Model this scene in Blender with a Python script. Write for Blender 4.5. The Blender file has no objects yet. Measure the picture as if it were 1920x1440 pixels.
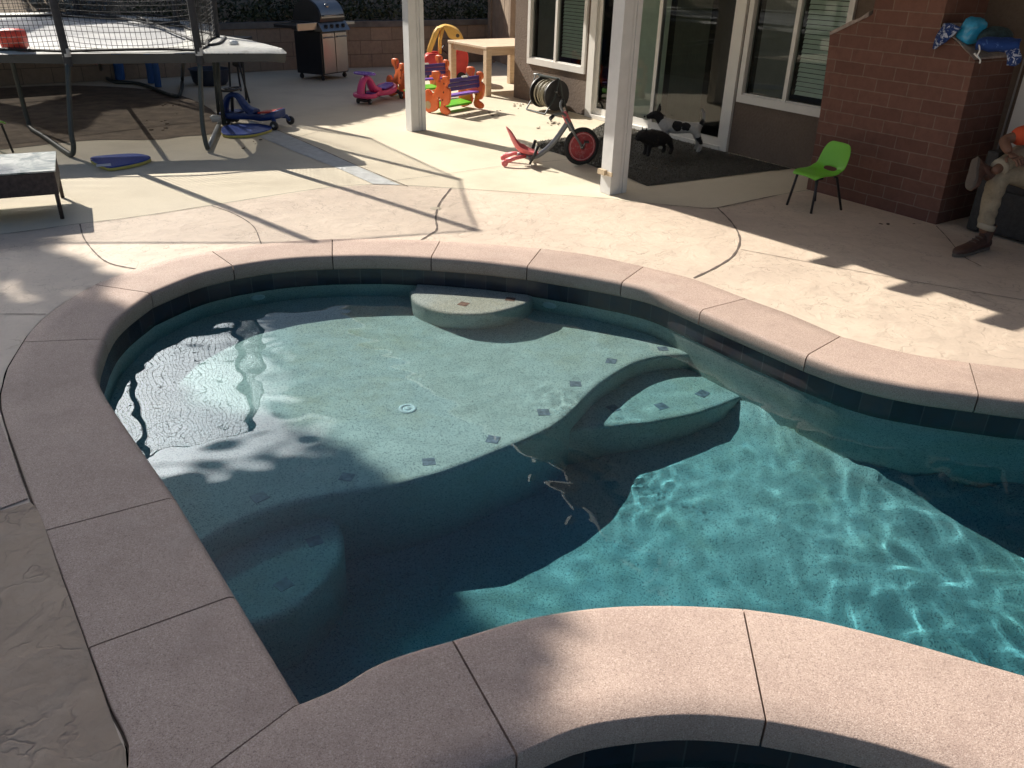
import bpy, bmesh, math, random
from mathutils import noise as mnoise
from math import sin, cos, pi, radians, sqrt, hypot, atan2
from mathutils import Vector, Matrix
random.seed(7)
scene = bpy.context.scene
COL = scene.collection
# ---------------------------------------------------------------- camera, world, sun
CH, FPX, PCX, PCY = 1.9, 1530.0, 960.0, 720.0          # eye height, focal length in photo pixels
dn = Vector((-80, 2930, FPX)).normalized()             # straight down, in camera axes (x right, y down, z ahead)
fw = (Vector((0, 0, 1)) - dn * dn.z).normalized()
rt = dn.cross(fw)
if rt.x < 0: rt = -rt
MW = Matrix((rt, fw, -dn))                             # camera axes -> world
cam_d = bpy.data.cameras.new("camera"); cam = bpy.data.objects.new("camera", cam_d); COL.objects.link(cam)
cx_, cy_, cz_ = MW @ Vector((1, 0, 0)), MW @ Vector((0, -1, 0)), MW @ Vector((0, 0, -1))
m4 = Matrix((cx_, cy_, cz_)).transposed().to_4x4(); m4.translation = (0, 0, CH)
cam.matrix_world = m4
cam_d.sensor_fit = 'HORIZONTAL'; cam_d.sensor_width = 36.0; cam_d.lens = 36.0 * FPX / 1920.0
cam_d.clip_start = 0.05; cam_d.clip_end = 500
scene.camera = cam
SUN_AZ, SUN_EL = radians(131), radians(38)             # shadows run toward SUN_AZ (clockwise from +Y)
SH = Vector((sin(SUN_AZ), cos(SUN_AZ), 0)) / math.tan(SUN_EL)   # shadow offset per metre of height
w = bpy.data.worlds.new("World"); scene.world = w; w.use_nodes = True
nt = w.node_tree; bg = nt.nodes["Background"]
sky = nt.nodes.new("ShaderNodeTexSky"); sky.sky_type = 'NISHITA'; sky.sun_disc = False
sky.sun_elevation = SUN_EL; sky.sun_rotation = SUN_AZ + pi; sky.air_density = 1.0; sky.dust_density = 1.5
# thin broken cloud over the sky
tc = nt.nodes.new("ShaderNodeTexCoord"); sep = nt.nodes.new("ShaderNodeSeparateXYZ"); nt.links.new(tc.outputs["Generated"], sep.inputs[0])
mx = nt.nodes.new("ShaderNodeMath"); mx.operation = 'MAXIMUM'; mx.inputs[1].default_value = 0.06; nt.links.new(sep.outputs[2], mx.inputs[0])
dv = nt.nodes.new("ShaderNodeVectorMath"); dv.operation = 'DIVIDE'; cmb = nt.nodes.new("ShaderNodeCombineXYZ")
for i in range(3): nt.links.new(mx.outputs[0], cmb.inputs[i])
nt.links.new(tc.outputs["Generated"], dv.inputs[0]); nt.links.new(cmb.outputs[0], dv.inputs[1])
cn = nt.nodes.new("ShaderNodeTexNoise"); cn.inputs["Scale"].default_value = 2.2; cn.inputs["Detail"].default_value = 7; cn.inputs["Roughness"].default_value = 0.55
nt.links.new(dv.outputs[0], cn.inputs["Vector"])
cr = nt.nodes.new("ShaderNodeValToRGB"); cr.color_ramp.elements[0].position = 0.54; cr.color_ramp.elements[1].position = 0.74
# one cloud bank low in the north-west, wisps elsewhere
db = nt.nodes.new("ShaderNodeVectorMath"); db.operation = 'DOT_PRODUCT'; nt.links.new(tc.outputs["Generated"], db.inputs[0]); db.inputs[1].default_value = (sin(radians(-34)) * cos(radians(27)), cos(radians(-34)) * cos(radians(27)), sin(radians(27)))
rb_ = nt.nodes.new("ShaderNodeMapRange"); nt.links.new(db.outputs["Value"], rb_.inputs[0]); rb_.inputs[1].default_value = .955; rb_.inputs[2].default_value = .982; rb_.inputs[3].default_value = 0; rb_.inputs[4].default_value = .40
ad_ = nt.nodes.new("ShaderNodeMath"); ad_.operation = 'ADD'; nt.links.new(cn.outputs[0], ad_.inputs[0]); nt.links.new(rb_.outputs[0], ad_.inputs[1])
sb_ = nt.nodes.new("ShaderNodeMath"); sb_.operation = 'SUBTRACT'; nt.links.new(ad_.outputs[0], sb_.inputs[0]); sb_.inputs[1].default_value = .10
nt.links.new(sb_.outputs[0], cr.inputs[0])
cm = nt.nodes.new("ShaderNodeMix"); cm.data_type = 'RGBA'; mr_ = nt.nodes.new("ShaderNodeMapRange"); mr_.inputs[1].default_value = .505; mr_.inputs[2].default_value = .53; mr_.inputs[3].default_value = 1; mr_.inputs[4].default_value = 0; nt.links.new(sep.outputs[2], mr_.inputs[0])
mf_ = nt.nodes.new("ShaderNodeMath"); mf_.operation = 'MULTIPLY'; nt.links.new(cr.outputs[0], mf_.inputs[0]); nt.links.new(mr_.outputs[0], mf_.inputs[1]); nt.links.new(mf_.outputs[0], cm.inputs["Factor"])
nt.links.new(sky.outputs[0], cm.inputs["A"])
# thin cloud is far brighter near the sun
dt = nt.nodes.new("ShaderNodeVectorMath"); dt.operation = 'DOT_PRODUCT'; nt.links.new(tc.outputs["Generated"], dt.inputs[0]); dt.inputs[1].default_value = (-sin(SUN_AZ) * cos(SUN_EL), -cos(SUN_AZ) * cos(SUN_EL), sin(SUN_EL))
pw = nt.nodes.new("ShaderNodeMath"); pw.operation = 'MAXIMUM'; nt.links.new(dt.outputs["Value"], pw.inputs[0]); pw.inputs[1].default_value = 0
p2_ = nt.nodes.new("ShaderNodeMath"); p2_.operation = 'POWER'; nt.links.new(pw.outputs[0], p2_.inputs[0]); p2_.inputs[1].default_value = 14
p3_ = nt.nodes.new("ShaderNodeMath"); p3_.operation = 'MULTIPLY_ADD'; nt.links.new(p2_.outputs[0], p3_.inputs[0]); p3_.inputs[1].default_value = 300; p3_.inputs[2].default_value = 11
cc3 = nt.nodes.new("ShaderNodeCombineColor"); [nt.links.new(p3_.outputs[0], cc3.inputs[i]) for i in range(3)]; nt.links.new(cc3.outputs[0], cm.inputs["B"])
nt.links.new(cm.outputs["Result"], bg.inputs[0]); bg.inputs[1].default_value = 0.055
sl = bpy.data.lights.new("sun", 'SUN'); sl.energy = 5.0; sl.angle = radians(0.53); sl.color = (1.0, 0.935, 0.83)
so = bpy.data.objects.new("sun", sl); COL.objects.link(so)
so.rotation_euler = Vector((sin(SUN_AZ) * cos(SUN_EL), cos(SUN_AZ) * cos(SUN_EL), -sin(SUN_EL))).to_track_quat('-Z', 'Y').to_euler()
scene.view_settings.view_transform = 'Standard'; scene.view_settings.look = 'None'
scene.view_settings.exposure = 0.66; scene.view_settings.gamma = 1.0
cy = scene.cycles
cy.use_denoising = True; cy.max_bounces = 8; cy.transparent_max_bounces = 12; cy.transmission_bounces = 6; cy.glossy_bounces = 4
cy.caustics_refractive = True; cy.caustics_reflective = False; cy.sample_clamp_indirect = 6

# ---------------------------------------------------------------- photo helpers
def ray(px, py): return MW @ Vector((px - PCX, py - PCY, FPX))
def G(px, py, z=0.0):
    d = ray(px, py); t = (z - CH) / d.z
    return Vector((d.x * t, d.y * t, z))
WL = 0.20                                              # water stands 0.2 m below the deck
def GW(px, py, d):                                     # the point at depth d seen through the water
    s0 = G(px, py, -WL); r = ray(px, py); h = hypot(r.x, r.y); s = h / r.length / 1.333; t = s / sqrt(1 - s * s)
    return Vector((s0.x + r.x / h * t * (d - WL), s0.y + r.y / h * t * (d - WL), -d))
def V(*a): return Vector(a)

# ---------------------------------------------------------------- mesh helpers
def link(name, bm, mat=None, parent=None, smooth=False, loc=None, sharp=None, keep=False):
    me = bpy.data.meshes.new(name)
    if not keep: bmesh.ops.recalc_face_normals(bm, faces=bm.faces[:])
    bm.to_mesh(me); bm.free()
    for m in (mat if isinstance(mat, (list, tuple)) else [mat]):
        if m: me.materials.append(m)
    if smooth:
        me.polygons.foreach_set('use_smooth', [True] * len(me.polygons))
        if sharp: me.set_sharp_from_angle(angle=radians(sharp))
    o = bpy.data.objects.new(name, me); COL.objects.link(o)
    if parent is not None: o.parent = parent
    if loc is not None: o.location = loc
    return o
def tag(o, label=None, cat=None, group=None, kind=None):
    for k, v in (('label', label), ('category', cat), ('group', group), ('kind', kind)):
        if v: o[k] = v
    return o
def thing(name, label, cat, loc=(0, 0, 0), rz=0.0, group=None):
    o = bpy.data.objects.new(name, None); COL.objects.link(o); o.empty_display_size = 0.1
    o.location = loc; o.rotation_euler = (0, 0, rz)
    return tag(o, label, cat, group)
def catmull(p, n=8, closed=False):
    out = []; N = len(p)
    rng = range(N if closed else N - 1)
    for i in rng:
        a = p[(i - 1) % N] if closed or i > 0 else p[0] * 2 - p[1]
        b, c = p[i], p[(i + 1) % N]
        d = p[(i + 2) % N] if closed or i + 2 < N else c * 2 - b
        for k in range(n):
            t = k / n
            out.append(0.5 * ((2 * b) + (c - a) * t + (2 * a - 5 * b + 4 * c - d) * t * t + (3 * b - a - 3 * c + d) * t ** 3))
    if not closed: out.append(p[-1].copy())
    return out
def resample(pts, n):
    L = [0.0]
    for a, b in zip(pts, pts[1:]): L.append(L[-1] + (b - a).length)
    out = []; j = 0
    for k in range(n + 1):
        s = L[-1] * k / n
        while j < len(L) - 2 and L[j + 1] < s: j += 1
        t = (s - L[j]) / max(1e-9, L[j + 1] - L[j]); out.append(pts[j].lerp(pts[j + 1], min(1, t)))
    return out
def box(bm, c, s, rot=None, bevel=0.0, seg=2):
    """box centred at c with full sizes s"""
    r = bmesh.ops.create_cube(bm, size=1.0)['verts']
    for v in r: v.co = Vector((v.co.x * s[0], v.co.y * s[1], v.co.z * s[2]))
    if bevel > 0:
        es = list({e for v in r for e in v.link_edges})
        rr = bmesh.ops.bevel(bm, geom=es, offset=min(bevel, min(s) * .45), segments=seg, profile=0.6, affect='EDGES')
        r = list({v for f in rr['faces'] for v in f.verts} | {v for v in r if v.is_valid})
    M = (rot.to_4x4() if rot else Matrix.Identity(4)); M.translation = Vector(c)
    for v in r: v.co = M @ v.co
    return r
def tube(bm, pts, rad, seg=8, caps=True, flat=None):
    """swept tube; rad number or list; flat=(sx,sy) scales the section"""
    pts = [Vector(p) for p in pts]; n = len(pts)
    rads = rad if isinstance(rad, (list, tuple)) else [rad] * n
    rings = []; up = None
    for i, p in enumerate(pts):
        t = (pts[min(i + 1, n - 1)] - pts[max(i - 1, 0)]).normalized()
        if up is None:
            up = Vector((0, 0, 1)) if abs(t.z) < 0.9 else Vector((1, 0, 0))
        s = t.cross(up)
        if s.length < 1e-5: s = t.orthogonal()
        s.normalize(); up = s.cross(t).normalized()
        fx, fy = flat if flat else (1, 1)
        rings.append([bm.verts.new(p + (s * cos(2 * pi * k / seg) * fx + up * sin(2 * pi * k / seg) * fy) * rads[i]) for k in range(seg)])
    for a, b in zip(rings, rings[1:]):
        for k in range(seg): bm.faces.new((a[k], a[(k + 1) % seg], b[(k + 1) % seg], b[k]))
    if caps and seg > 2:
        bm.faces.new(rings[0][::-1]); bm.faces.new(rings[-1])
def lathe(bm, prof, seg=24, M=None):
    """prof: list of (r,z)"""
    M = M or Matrix.Identity(4); rings = []
    for r, z in prof:
        if r < 1e-6: rings.append([bm.verts.new(M @ Vector((0, 0, z)))])
        else: rings.append([bm.verts.new(M @ Vector((r * cos(2 * pi * k / seg), r * sin(2 * pi * k / seg), z))) for k in range(seg)])
    for a, b in zip(rings, rings[1:]):
        for k in range(seg):
            k2 = (k + 1) % seg
            if len(a) == 1 and len(b) == 1: continue
            if len(a) == 1: bm.faces.new((a[0], b[k2], b[k]))
            elif len(b) == 1: bm.faces.new((a[k], a[k2], b[0]))
            else: bm.faces.new((a[k], a[k2], b[k2], b[k]))
def prism(bm, pts, z0, z1):
    """vertical prism of a ground polygon"""
    a = [bm.verts.new((p[0], p[1], z0)) for p in pts]; b = [bm.verts.new((p[0], p[1], z1)) for p in pts]
    for i in range(len(pts)): j = (i + 1) % len(pts); bm.faces.new((a[i], a[j], b[j], b[i]))
    bm.faces.new(b); bm.faces.new(a[::-1])
def slab(bm, pts, thick, M, bevel=0.0, seg=2):
    """flat outline pts (x,y) extruded +-thick/2 in z, placed by M, edges rounded"""
    t = bmesh.new()
    a = [t.verts.new((p[0], p[1], -thick / 2)) for p in pts]; f = t.faces.new(a)
    r = bmesh.ops.extrude_face_region(t, geom=[f]); vs = [v for v in r['geom'] if isinstance(v, bmesh.types.BMVert)]
    for v in vs: v.co.z += thick
    if bevel > 0:
        es = [e for e in t.edges if abs(e.verts[0].co.z - e.verts[1].co.z) < 1e-6]
        bmesh.ops.bevel(t, geom=es, offset=bevel, segments=seg, profile=0.5, affect='EDGES')
    bmesh.ops.recalc_face_normals(t, faces=t.faces[:])
    me = bpy.data.meshes.new('tmp'); t.to_mesh(me); t.free(); me.transform(M); bm.from_mesh(me); bpy.data.meshes.remove(me)
def fill(bm, loops, z):
    """flat face set between closed loops (first outer, rest holes)"""
    es = []
    for L in loops:
        vs = [bm.verts.new((p[0], p[1], z)) for p in L]
        es += [bm.edges.new((vs[i], vs[(i + 1) % len(vs)])) for i in range(len(vs))]
    bmesh.ops.triangle_fill(bm, use_beauty=True, edges=es, normal=(0, 0, 1))
    for f in bm.faces:
        if f.normal.z < 0: f.normal_flip()

# ---------------------------------------------------------------- material helpers
class NT:
    def __init__(s, name, **kw):
        s.m = bpy.data.materials.new(name); s.m.use_nodes = True; s.t = s.m.node_tree; s.b = s.t.nodes['Principled BSDF']
        s.co = s.n('ShaderNodeTexCoord')
        for k, v in kw.items(): s.b.inputs[k.replace('_', ' ')].default_value = v
    def n(s, ty, **kw):
        o = s.t.nodes.new(ty)
        for k, v in kw.items(): setattr(o, k, v)
        return o
    def l(s, a, b): s.t.links.new(a, b)
    def noise(s, scale, detail=3, rough=.5, vec=None, dist=0):
        o = s.n('ShaderNodeTexNoise'); o.inputs['Scale'].default_value = scale; o.inputs['Detail'].default_value = detail
        o.inputs['Roughness'].default_value = rough; o.inputs['Distortion'].default_value = dist
        s.l(vec or s.co.outputs['Object'], o.inputs['Vector']); return o.outputs['Fac']
    def ramp(s, fac, stops):
        o = s.n('ShaderNodeValToRGB'); e = o.color_ramp.elements
        while len(e) < len(stops): e.new(.5)
        for i, (p, c) in enumerate(stops): e[i].position = p; e[i].color = (*c, 1) if len(c) == 3 else c
        s.l(fac, o.inputs[0]); return o.outputs['Color']
    def mix(s, fac, a, b, mode='MIX'):
        o = s.n('ShaderNodeMix', data_type='RGBA', blend_type=mode)
        for v, i in ((fac, 'Factor'), (a, 'A'), (b, 'B')):
            if isinstance(v, (int, float)): o.inputs[i].default_value = v
            elif isinstance(v, tuple): o.inputs[i].default_value = (*v, 1)
            else: s.l(v, o.inputs[i])
        return o.outputs['Result']
    def math(s, op, a, b=None, clamp=False):
        o = s.n('ShaderNodeMath', operation=op, use_clamp=clamp)
        for v, i in ((a, 0), (b, 1)):
            if v is None: continue
            if isinstance(v, (int, float)): o.inputs[i].default_value = v
            else: s.l(v, o.inputs[i])
        return o.outputs[0]
    def bump(s, h, strength, dist=.01, prev=None):
        o = s.n('ShaderNodeBump'); o.inputs['Strength'].default_value = strength; o.inputs['Distance'].default_value = dist
        s.l(h, o.inputs['Height'])
        if prev: s.l(prev, o.inputs['Normal'])
        s.l(o.outputs[0], s.b.inputs['Normal']); return o.outputs[0]
    def color(s, c): s.l(c, s.b.inputs['Base Color'])
def plain(name, col, rough=.5, metal=0.0, var=.12, scale=8, bump=0.0, bscale=60, spec=.5, dirt=None):
    """a slightly uneven paint, plastic, cloth or metal"""
    t = NT(name); t.b.inputs['Roughness'].default_value = rough; t.b.inputs['Metallic'].default_value = metal
    t.b.inputs['Specular IOR Level'].default_value = spec
    f = t.noise(scale, 5, .6)
    c = t.ramp(f, [(.3, tuple(x * (1 - var) for x in col)), (.7, tuple(min(1, x * (1 + var)) for x in col))])
    if dirt:
        g = t.ramp(t.noise(scale * 2.3, 6, .7), [(.52, (0, 0, 0)), (.7, (1, 1, 1))])
        c = t.mix(t.math('MULTIPLY', g, .6), c, dirt)
    t.color(c)
    if bump: t.bump(t.noise(bscale, 3), bump, .004)
    return t.m
# ---------------------------------------------------------------- materials of the ground and the pool
def m_concrete():
    t = NT('smooth_concrete', Roughness=.85)
    c = t.ramp(t.noise(1.1, 7, .62), [(.3, (.54, .47, .355)), (.55, (.65, .575, .44)), (.75, (.70, .625, .49))])
    c = t.mix(t.ramp(t.noise(.55, 5, .7), [(.5, (0, 0, 0)), (.72, (.45, .45, .45))]), c, (.40, .335, .25))
    c = t.mix(t.ramp(t.noise(160, 2), [(.3, (.25, .25, .25)), (.5, (0, 0, 0))]), c, (.38, .33, .26))
    t.color(c); b = t.bump(t.noise(3, 5), .12, .02); t.bump(t.noise(220, 2), .18, .002, b); return t.m
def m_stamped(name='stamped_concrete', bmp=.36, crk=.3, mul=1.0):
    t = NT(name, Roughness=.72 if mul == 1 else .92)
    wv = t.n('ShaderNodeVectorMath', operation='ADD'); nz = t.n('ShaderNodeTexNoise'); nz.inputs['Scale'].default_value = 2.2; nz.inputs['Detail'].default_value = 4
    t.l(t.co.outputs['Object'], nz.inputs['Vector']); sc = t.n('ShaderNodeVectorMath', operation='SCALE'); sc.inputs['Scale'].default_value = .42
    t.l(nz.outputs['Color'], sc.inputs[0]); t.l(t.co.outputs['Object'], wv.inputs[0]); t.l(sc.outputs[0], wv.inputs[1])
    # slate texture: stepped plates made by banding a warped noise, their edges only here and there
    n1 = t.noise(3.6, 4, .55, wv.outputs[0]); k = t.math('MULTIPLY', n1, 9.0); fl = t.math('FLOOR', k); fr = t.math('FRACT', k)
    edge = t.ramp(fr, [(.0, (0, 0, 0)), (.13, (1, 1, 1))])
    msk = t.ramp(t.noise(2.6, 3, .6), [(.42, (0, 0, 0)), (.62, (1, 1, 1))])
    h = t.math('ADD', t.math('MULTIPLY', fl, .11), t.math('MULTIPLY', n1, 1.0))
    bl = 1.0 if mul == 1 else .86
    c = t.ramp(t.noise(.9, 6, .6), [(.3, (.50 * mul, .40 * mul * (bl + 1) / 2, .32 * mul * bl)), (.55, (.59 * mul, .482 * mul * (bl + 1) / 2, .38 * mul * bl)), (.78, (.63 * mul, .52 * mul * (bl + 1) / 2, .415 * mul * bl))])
    c = t.mix(t.ramp(t.noise(5, 5, .7), [(.45, (0, 0, 0)), (.75, (.5, .5, .5))]), c, (.42, .34, .27))
    c = t.mix(t.math('MULTIPLY', t.math('SUBTRACT', 1.0, edge), t.math('MULTIPLY', msk, .75)), c, (.26, .20, .155))
    vo = t.n('ShaderNodeTexVoronoi', feature='DISTANCE_TO_EDGE'); vo.inputs['Scale'].default_value = 2.9; w2 = t.n('ShaderNodeVectorMath', operation='ADD'); s2 = t.n('ShaderNodeVectorMath', operation='SCALE'); s2.inputs['Scale'].default_value = .16
    n2 = t.n('ShaderNodeTexNoise'); n2.inputs['Scale'].default_value = 9; n2.inputs['Detail'].default_value = 3; t.l(t.co.outputs['Object'], n2.inputs['Vector']); t.l(n2.outputs['Color'], s2.inputs[0]); t.l(wv.outputs[0], w2.inputs[0]); t.l(s2.outputs[0], w2.inputs[1]); t.l(w2.outputs[0], vo.inputs['Vector'])
    ln = t.ramp(vo.outputs['Distance'], [(.0, (0, 0, 0)), (.022, (1, 1, 1))]); m2 = t.ramp(t.noise(3.3, 3, .6), [(.44, (0, 0, 0)), (.56, (1, 1, 1))])
    cre = t.math('MULTIPLY', t.math('SUBTRACT', 1.0, ln), m2)
    c = t.mix(t.math('MULTIPLY', cre, crk), c, (.24, .18, .14)); h = t.math('SUBTRACT', h, t.math('MULTIPLY', cre, .12))
    t.color(c)
    b = t.bump(h, bmp, .045); b = t.bump(t.noise(14, 5, .6), .35, .012, b); t.bump(t.noise(170, 2), .2, .002, b); return t.m
def m_coping():
    t = NT('coping_concrete', Roughness=.8)
    c = t.ramp(t.noise(1.6, 5, .6), [(.3, (.375, .272, .222)), (.7, (.465, .347, .282))])
    g = t.noise(230, 2, .7)
    c = t.mix(t.ramp(g, [(.33, (.75, .75, .75)), (.47, (0, 0, 0))]), c, (.17, .115, .10))
    c = t.mix(t.ramp(g, [(.56, (0, 0, 0)), (.68, (.8, .8, .8))]), c, (.60, .48, .42))
    c = t.mix(t.ramp(t.noise(4.5, 5, .7), [(.5, (0, 0, 0)), (.8, (.5, .5, .5))]), c, (.25, .17, .14))
    c = t.mix(t.ramp(t.noise(1.1, 6, .75), [(.55, (0, 0, 0)), (.7, (.35, .35, .35))]), c, (.50, .42, .36))
    oi = t.n('ShaderNodeObjectInfo'); hv = t.n('ShaderNodeHueSaturation'); t.l(t.math('ADD', t.math('MULTIPLY', oi.outputs['Random'], .14), .93), hv.inputs['Value']); t.l(c, hv.inputs['Color']); c = hv.outputs['Color']
    t.color(c); t.bump(t.noise(260, 2), .5, .003); return t.m
def m_plaster():
    t = NT('pebble_plaster', Roughness=.8)
    c = t.ramp(t.noise(2.2, 6, .65), [(.3, (.52, .53, .48)), (.7, (.64, .65, .60))])
    c = t.mix(t.ramp(t.noise(1.3, 4, .7), [(.48, (0, 0, 0)), (.66, (.55, .55, .55))]), c, (.52, .45, .30))
    vo = t.n('ShaderNodeTexVoronoi'); vo.inputs['Scale'].default_value = 210; t.l(t.co.outputs['Object'], vo.inputs['Vector'])
    sx = t.n('ShaderNodeSeparateColor'); t.l(vo.outputs['Color'], sx.inputs[0])
    g = sx.outputs[0]
    c = t.mix(t.ramp(g, [(.10, (.7, .7, .7)), (.2, (0, 0, 0))]), c, (.12, .14, .15))
    c = t.mix(t.ramp(g, [(.72, (0, 0, 0)), (.85, (.6, .6, .6))]), c, (.74, .74, .68))
    t.color(c); t.bump(t.noise(180, 2), .3, .003); return t.m
def m_tile():
    t = NT('glazed_tile', Roughness=.25)
    br = t.n('ShaderNodeTexBrick'); br.offset = 0; br.inputs['Scale'].default_value = 1; br.inputs['Brick Width'].default_value = .152; br.inputs['Row Height'].default_value = .152
    br.inputs['Mortar Size'].default_value = .003; br.inputs['Mortar Smooth'].default_value = .1
    br.inputs['Color1'].default_value = (.018, .019, .026, 1); br.inputs['Color2'].default_value = (.06, .048, .048, 1); br.inputs['Mortar'].default_value = (.07, .07, .07, 1)
    t.l(t.co.outputs['UV'], br.inputs['Vector'])
    c = t.mix(t.ramp(t.noise(9, 4, .6), [(.4, (0, 0, 0)), (.7, (.5, .5, .5))]), br.outputs['Color'], (.02, .035, .06))
    t.color(c); t.bump(t.noise(24, 4), .2, .004); return t.m
def m_water(name='pool_water', dens=.55, col=(.36, .80, .87)):
    m = bpy.data.materials.new(name); m.use_nodes = True; t = m.node_tree; t.nodes.clear()
    o = t.nodes.new('ShaderNodeOutputMaterial'); g = t.nodes.new('ShaderNodeBsdfGlass'); g.inputs['IOR'].default_value = 1.333; g.inputs['Roughness'].default_value = 0
    t.links.new(g.outputs[0], o.inputs['Surface'])
    return m
M_CONC, M_STAMP, M_COPE, M_PLAST, M_TILE, M_WATER = m_concrete(), m_stamped(), m_coping(), m_plaster(), m_tile(), m_water()
M_GROUT = plain('grout', (.13, .10, .085), .9, var=.3, scale=30)
M_DIRT = plain('dirt', (.10, .075, .055), .95, var=.45, scale=40, bump=.8, bscale=90)

# ---------------------------------------------------------------- pool outline (traced, then carried on past the frame)
def gl(*p): return [G(*q) for q in p]
# coping: (outer points, inner points) stone by stone, joint to joint
OUT = [gl((240, 1440), (167, 1217), (86, 997)),
       gl((86, 997), (61, 938), (30, 850), (9, 790), (1, 750), (7, 718), (15, 690), (43, 643)),
       gl((43, 643), (57, 623), (87, 593), (133, 560), (177, 535)),
       gl((177, 535), (255, 505), (333, 483), (397, 472)),
       gl((397, 472), (490, 459), (560, 452), (623, 449)),
       gl((623, 449), (690, 448.5), (760, 450), (825, 453)),
       gl((825, 453), (920, 459), (1015, 467)),
       gl((1015, 467), (1110, 480), (1207, 501)),
       gl((1207, 501), (1299, 524), (1399, 561)),
       gl((1399, 561), (1484, 592), (1576, 632)),
       gl((1576, 632), (1655, 653), (1735, 670), (1817, 681)),
       gl((1817, 681), (1920, 693), (2040, 700), (2160, 700)),
       ]
INN = [gl((565, 1318), (443, 1117)),                       # placeholder for the corner stone, replaced below
       gl((330, 933), (213, 765), (183, 712), (181, 685), (197, 637)),
       gl((197, 637), (213, 610), (240, 583), (283, 551)),
       gl((283, 551), (333, 530), (380, 513), (437, 500)),
       gl((437, 500), (500, 490), (560, 484), (623, 481)),
       gl((623, 481), (700, 480), (760, 481.5), (808, 484)),
       gl((808, 484), (900, 491), (988, 501)),
       gl((988, 501), (1100, 519), (1165, 531)),
       gl((1165, 531), (1228, 547), (1313, 583)),
       gl((1313, 583), (1399, 620), (1512, 668)),
       gl((1512, 668), (1612, 703), (1720, 727), (1835, 743)),
       gl((1835, 743), (1920, 754), (2060, 765), (2200, 764)),
       ]
E0 = G(565, 1318) + (G(400, 1440) - G(565, 1318)) * 1.8; E1 = G(565, 1318) + (G(400, 1440) - G(565, 1318)) * 2.6
OUT[0] = [G(167, 1217), G(125, 1102), G(86, 997)]; INN[0] = [G(443, 1117), G(330, 933)]
OUT.insert(0, [E1, G(240, 1440), G(203, 1315), G(167, 1217)]); INN.insert(0, [G(565, 1318), G(500, 1211), G(443, 1117)])
# beyond the frame on the right the pool swings round and comes back to the spa
o_end, i_end = OUT[-1][-1], INN[-1][-1]
RO = [V(3.6, 3.72, 0), V(4.8, 3.35, 0), V(5.7, 2.5, 0), V(5.75, 1.35, 0), V(4.9, .45, 0), V(3.7, .2, 0)]
RI = [V(3.45, 3.28, 0), V(4.6, 2.93, 0), V(5.25, 2.3, 0), V(5.3, 1.5, 0), V(4.65, .88, 0), V(3.75, .68, 0)]
for i in range(len(RO)):
    OUT.append([o_end, RO[i]] if i == 0 else [RO[i - 1], RO[i]]); INN.append([i_end, RI[i]] if i == 0 else [RI[i - 1], RI[i]])
# spa ring: pool side / spa side
SC = V(.6, 1.02, 0)
def ell(a, b, deg, c=SC): return c + V(a * cos(radians(deg)), b * sin(radians(deg)), 0)
SPO = [gl((565, 1318), (640, 1283), (700, 1245), (770, 1218), (845, 1197)),
       gl((845, 1197), (960, 1162), (1050, 1144), (1150, 1133), (1270, 1131), (1392, 1137)),
       gl((1392, 1137), (1500, 1152), (1600, 1174), (1720, 1205), (1800, 1228), (1920, 1262))]
SPO.append([SPO[-1][-1], V(1.86, 1.62, 0), V(2.14, 1.28, 0)]); SPO.append([V(2.14, 1.28, 0), V(2.75, .86, 0), V(3.75, .68, 0)])
SPI = [[E0, ell(1.0, .60, 172), ell(1.0, .6, 150), G(969, 1418)],
       [G(969, 1418), G(1092, 1366), G(1237, 1345), G(1337, 1344), G(1436, 1354)],
       [G(1436, 1354), G(1558, 1377), G(1675, 1406), G(1780, 1440), ell(1.0, .6, 35)],
       [ell(1.0, .6, 35), ell(1.0, .6, 14), ell(1.0, .6, -8)]]

def dense(s, n=8):
    return catmull(s, n) if len(s) > 2 else [s[0].lerp(s[1], k / n) for k in range(n + 1)]
def chain(segs):
    out = []
    for s in segs: out += dense(s)[:-1]
    return out + [segs[-1][-1]]
BACK_O = [E1, V(-.95, .6, 0), V(-.6, .1, 0), V(.1, -.15, 0), V(1.0, -.15, 0), V(2.0, .05, 0), V(2.9, .2, 0), V(3.7, .2, 0)]
pool_loop = chain(INN)[:-1] + list(reversed(chain(SPO)))[:-1]
deck_hole = chain(OUT)[:-1] + list(reversed(catmull(BACK_O, 6)))[:-1]
spa_loop = [ell(1.0, .6, a) for a in range(0, 360, 5)]
spa_top = chain(SPI)
def offset_loop(L, d):
    """positive d moves a closed loop outward"""
    n = len(L); A = sum(L[i].x * L[(i + 1) % n].y - L[(i + 1) % n].x * L[i].y for i in range(n)); sg = 1 if A > 0 else -1
    out = []
    for i in range(n):
        t = (L[(i + 1) % n] - L[i - 1]); t.z = 0
        t.normalize(); out.append(L[i] + V(t.y, -t.x, 0) * d * sg)
    return out
def inside(x, y, L):
    c = False; j = len(L) - 1
    for i in range(len(L)):
        if (L[i].y > y) != (L[j].y > y) and x < (L[j].x - L[i].x) * (y - L[i].y) / (L[j].y - L[i].y) + L[i].x: c = not c
        j = i
    return c

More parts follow.
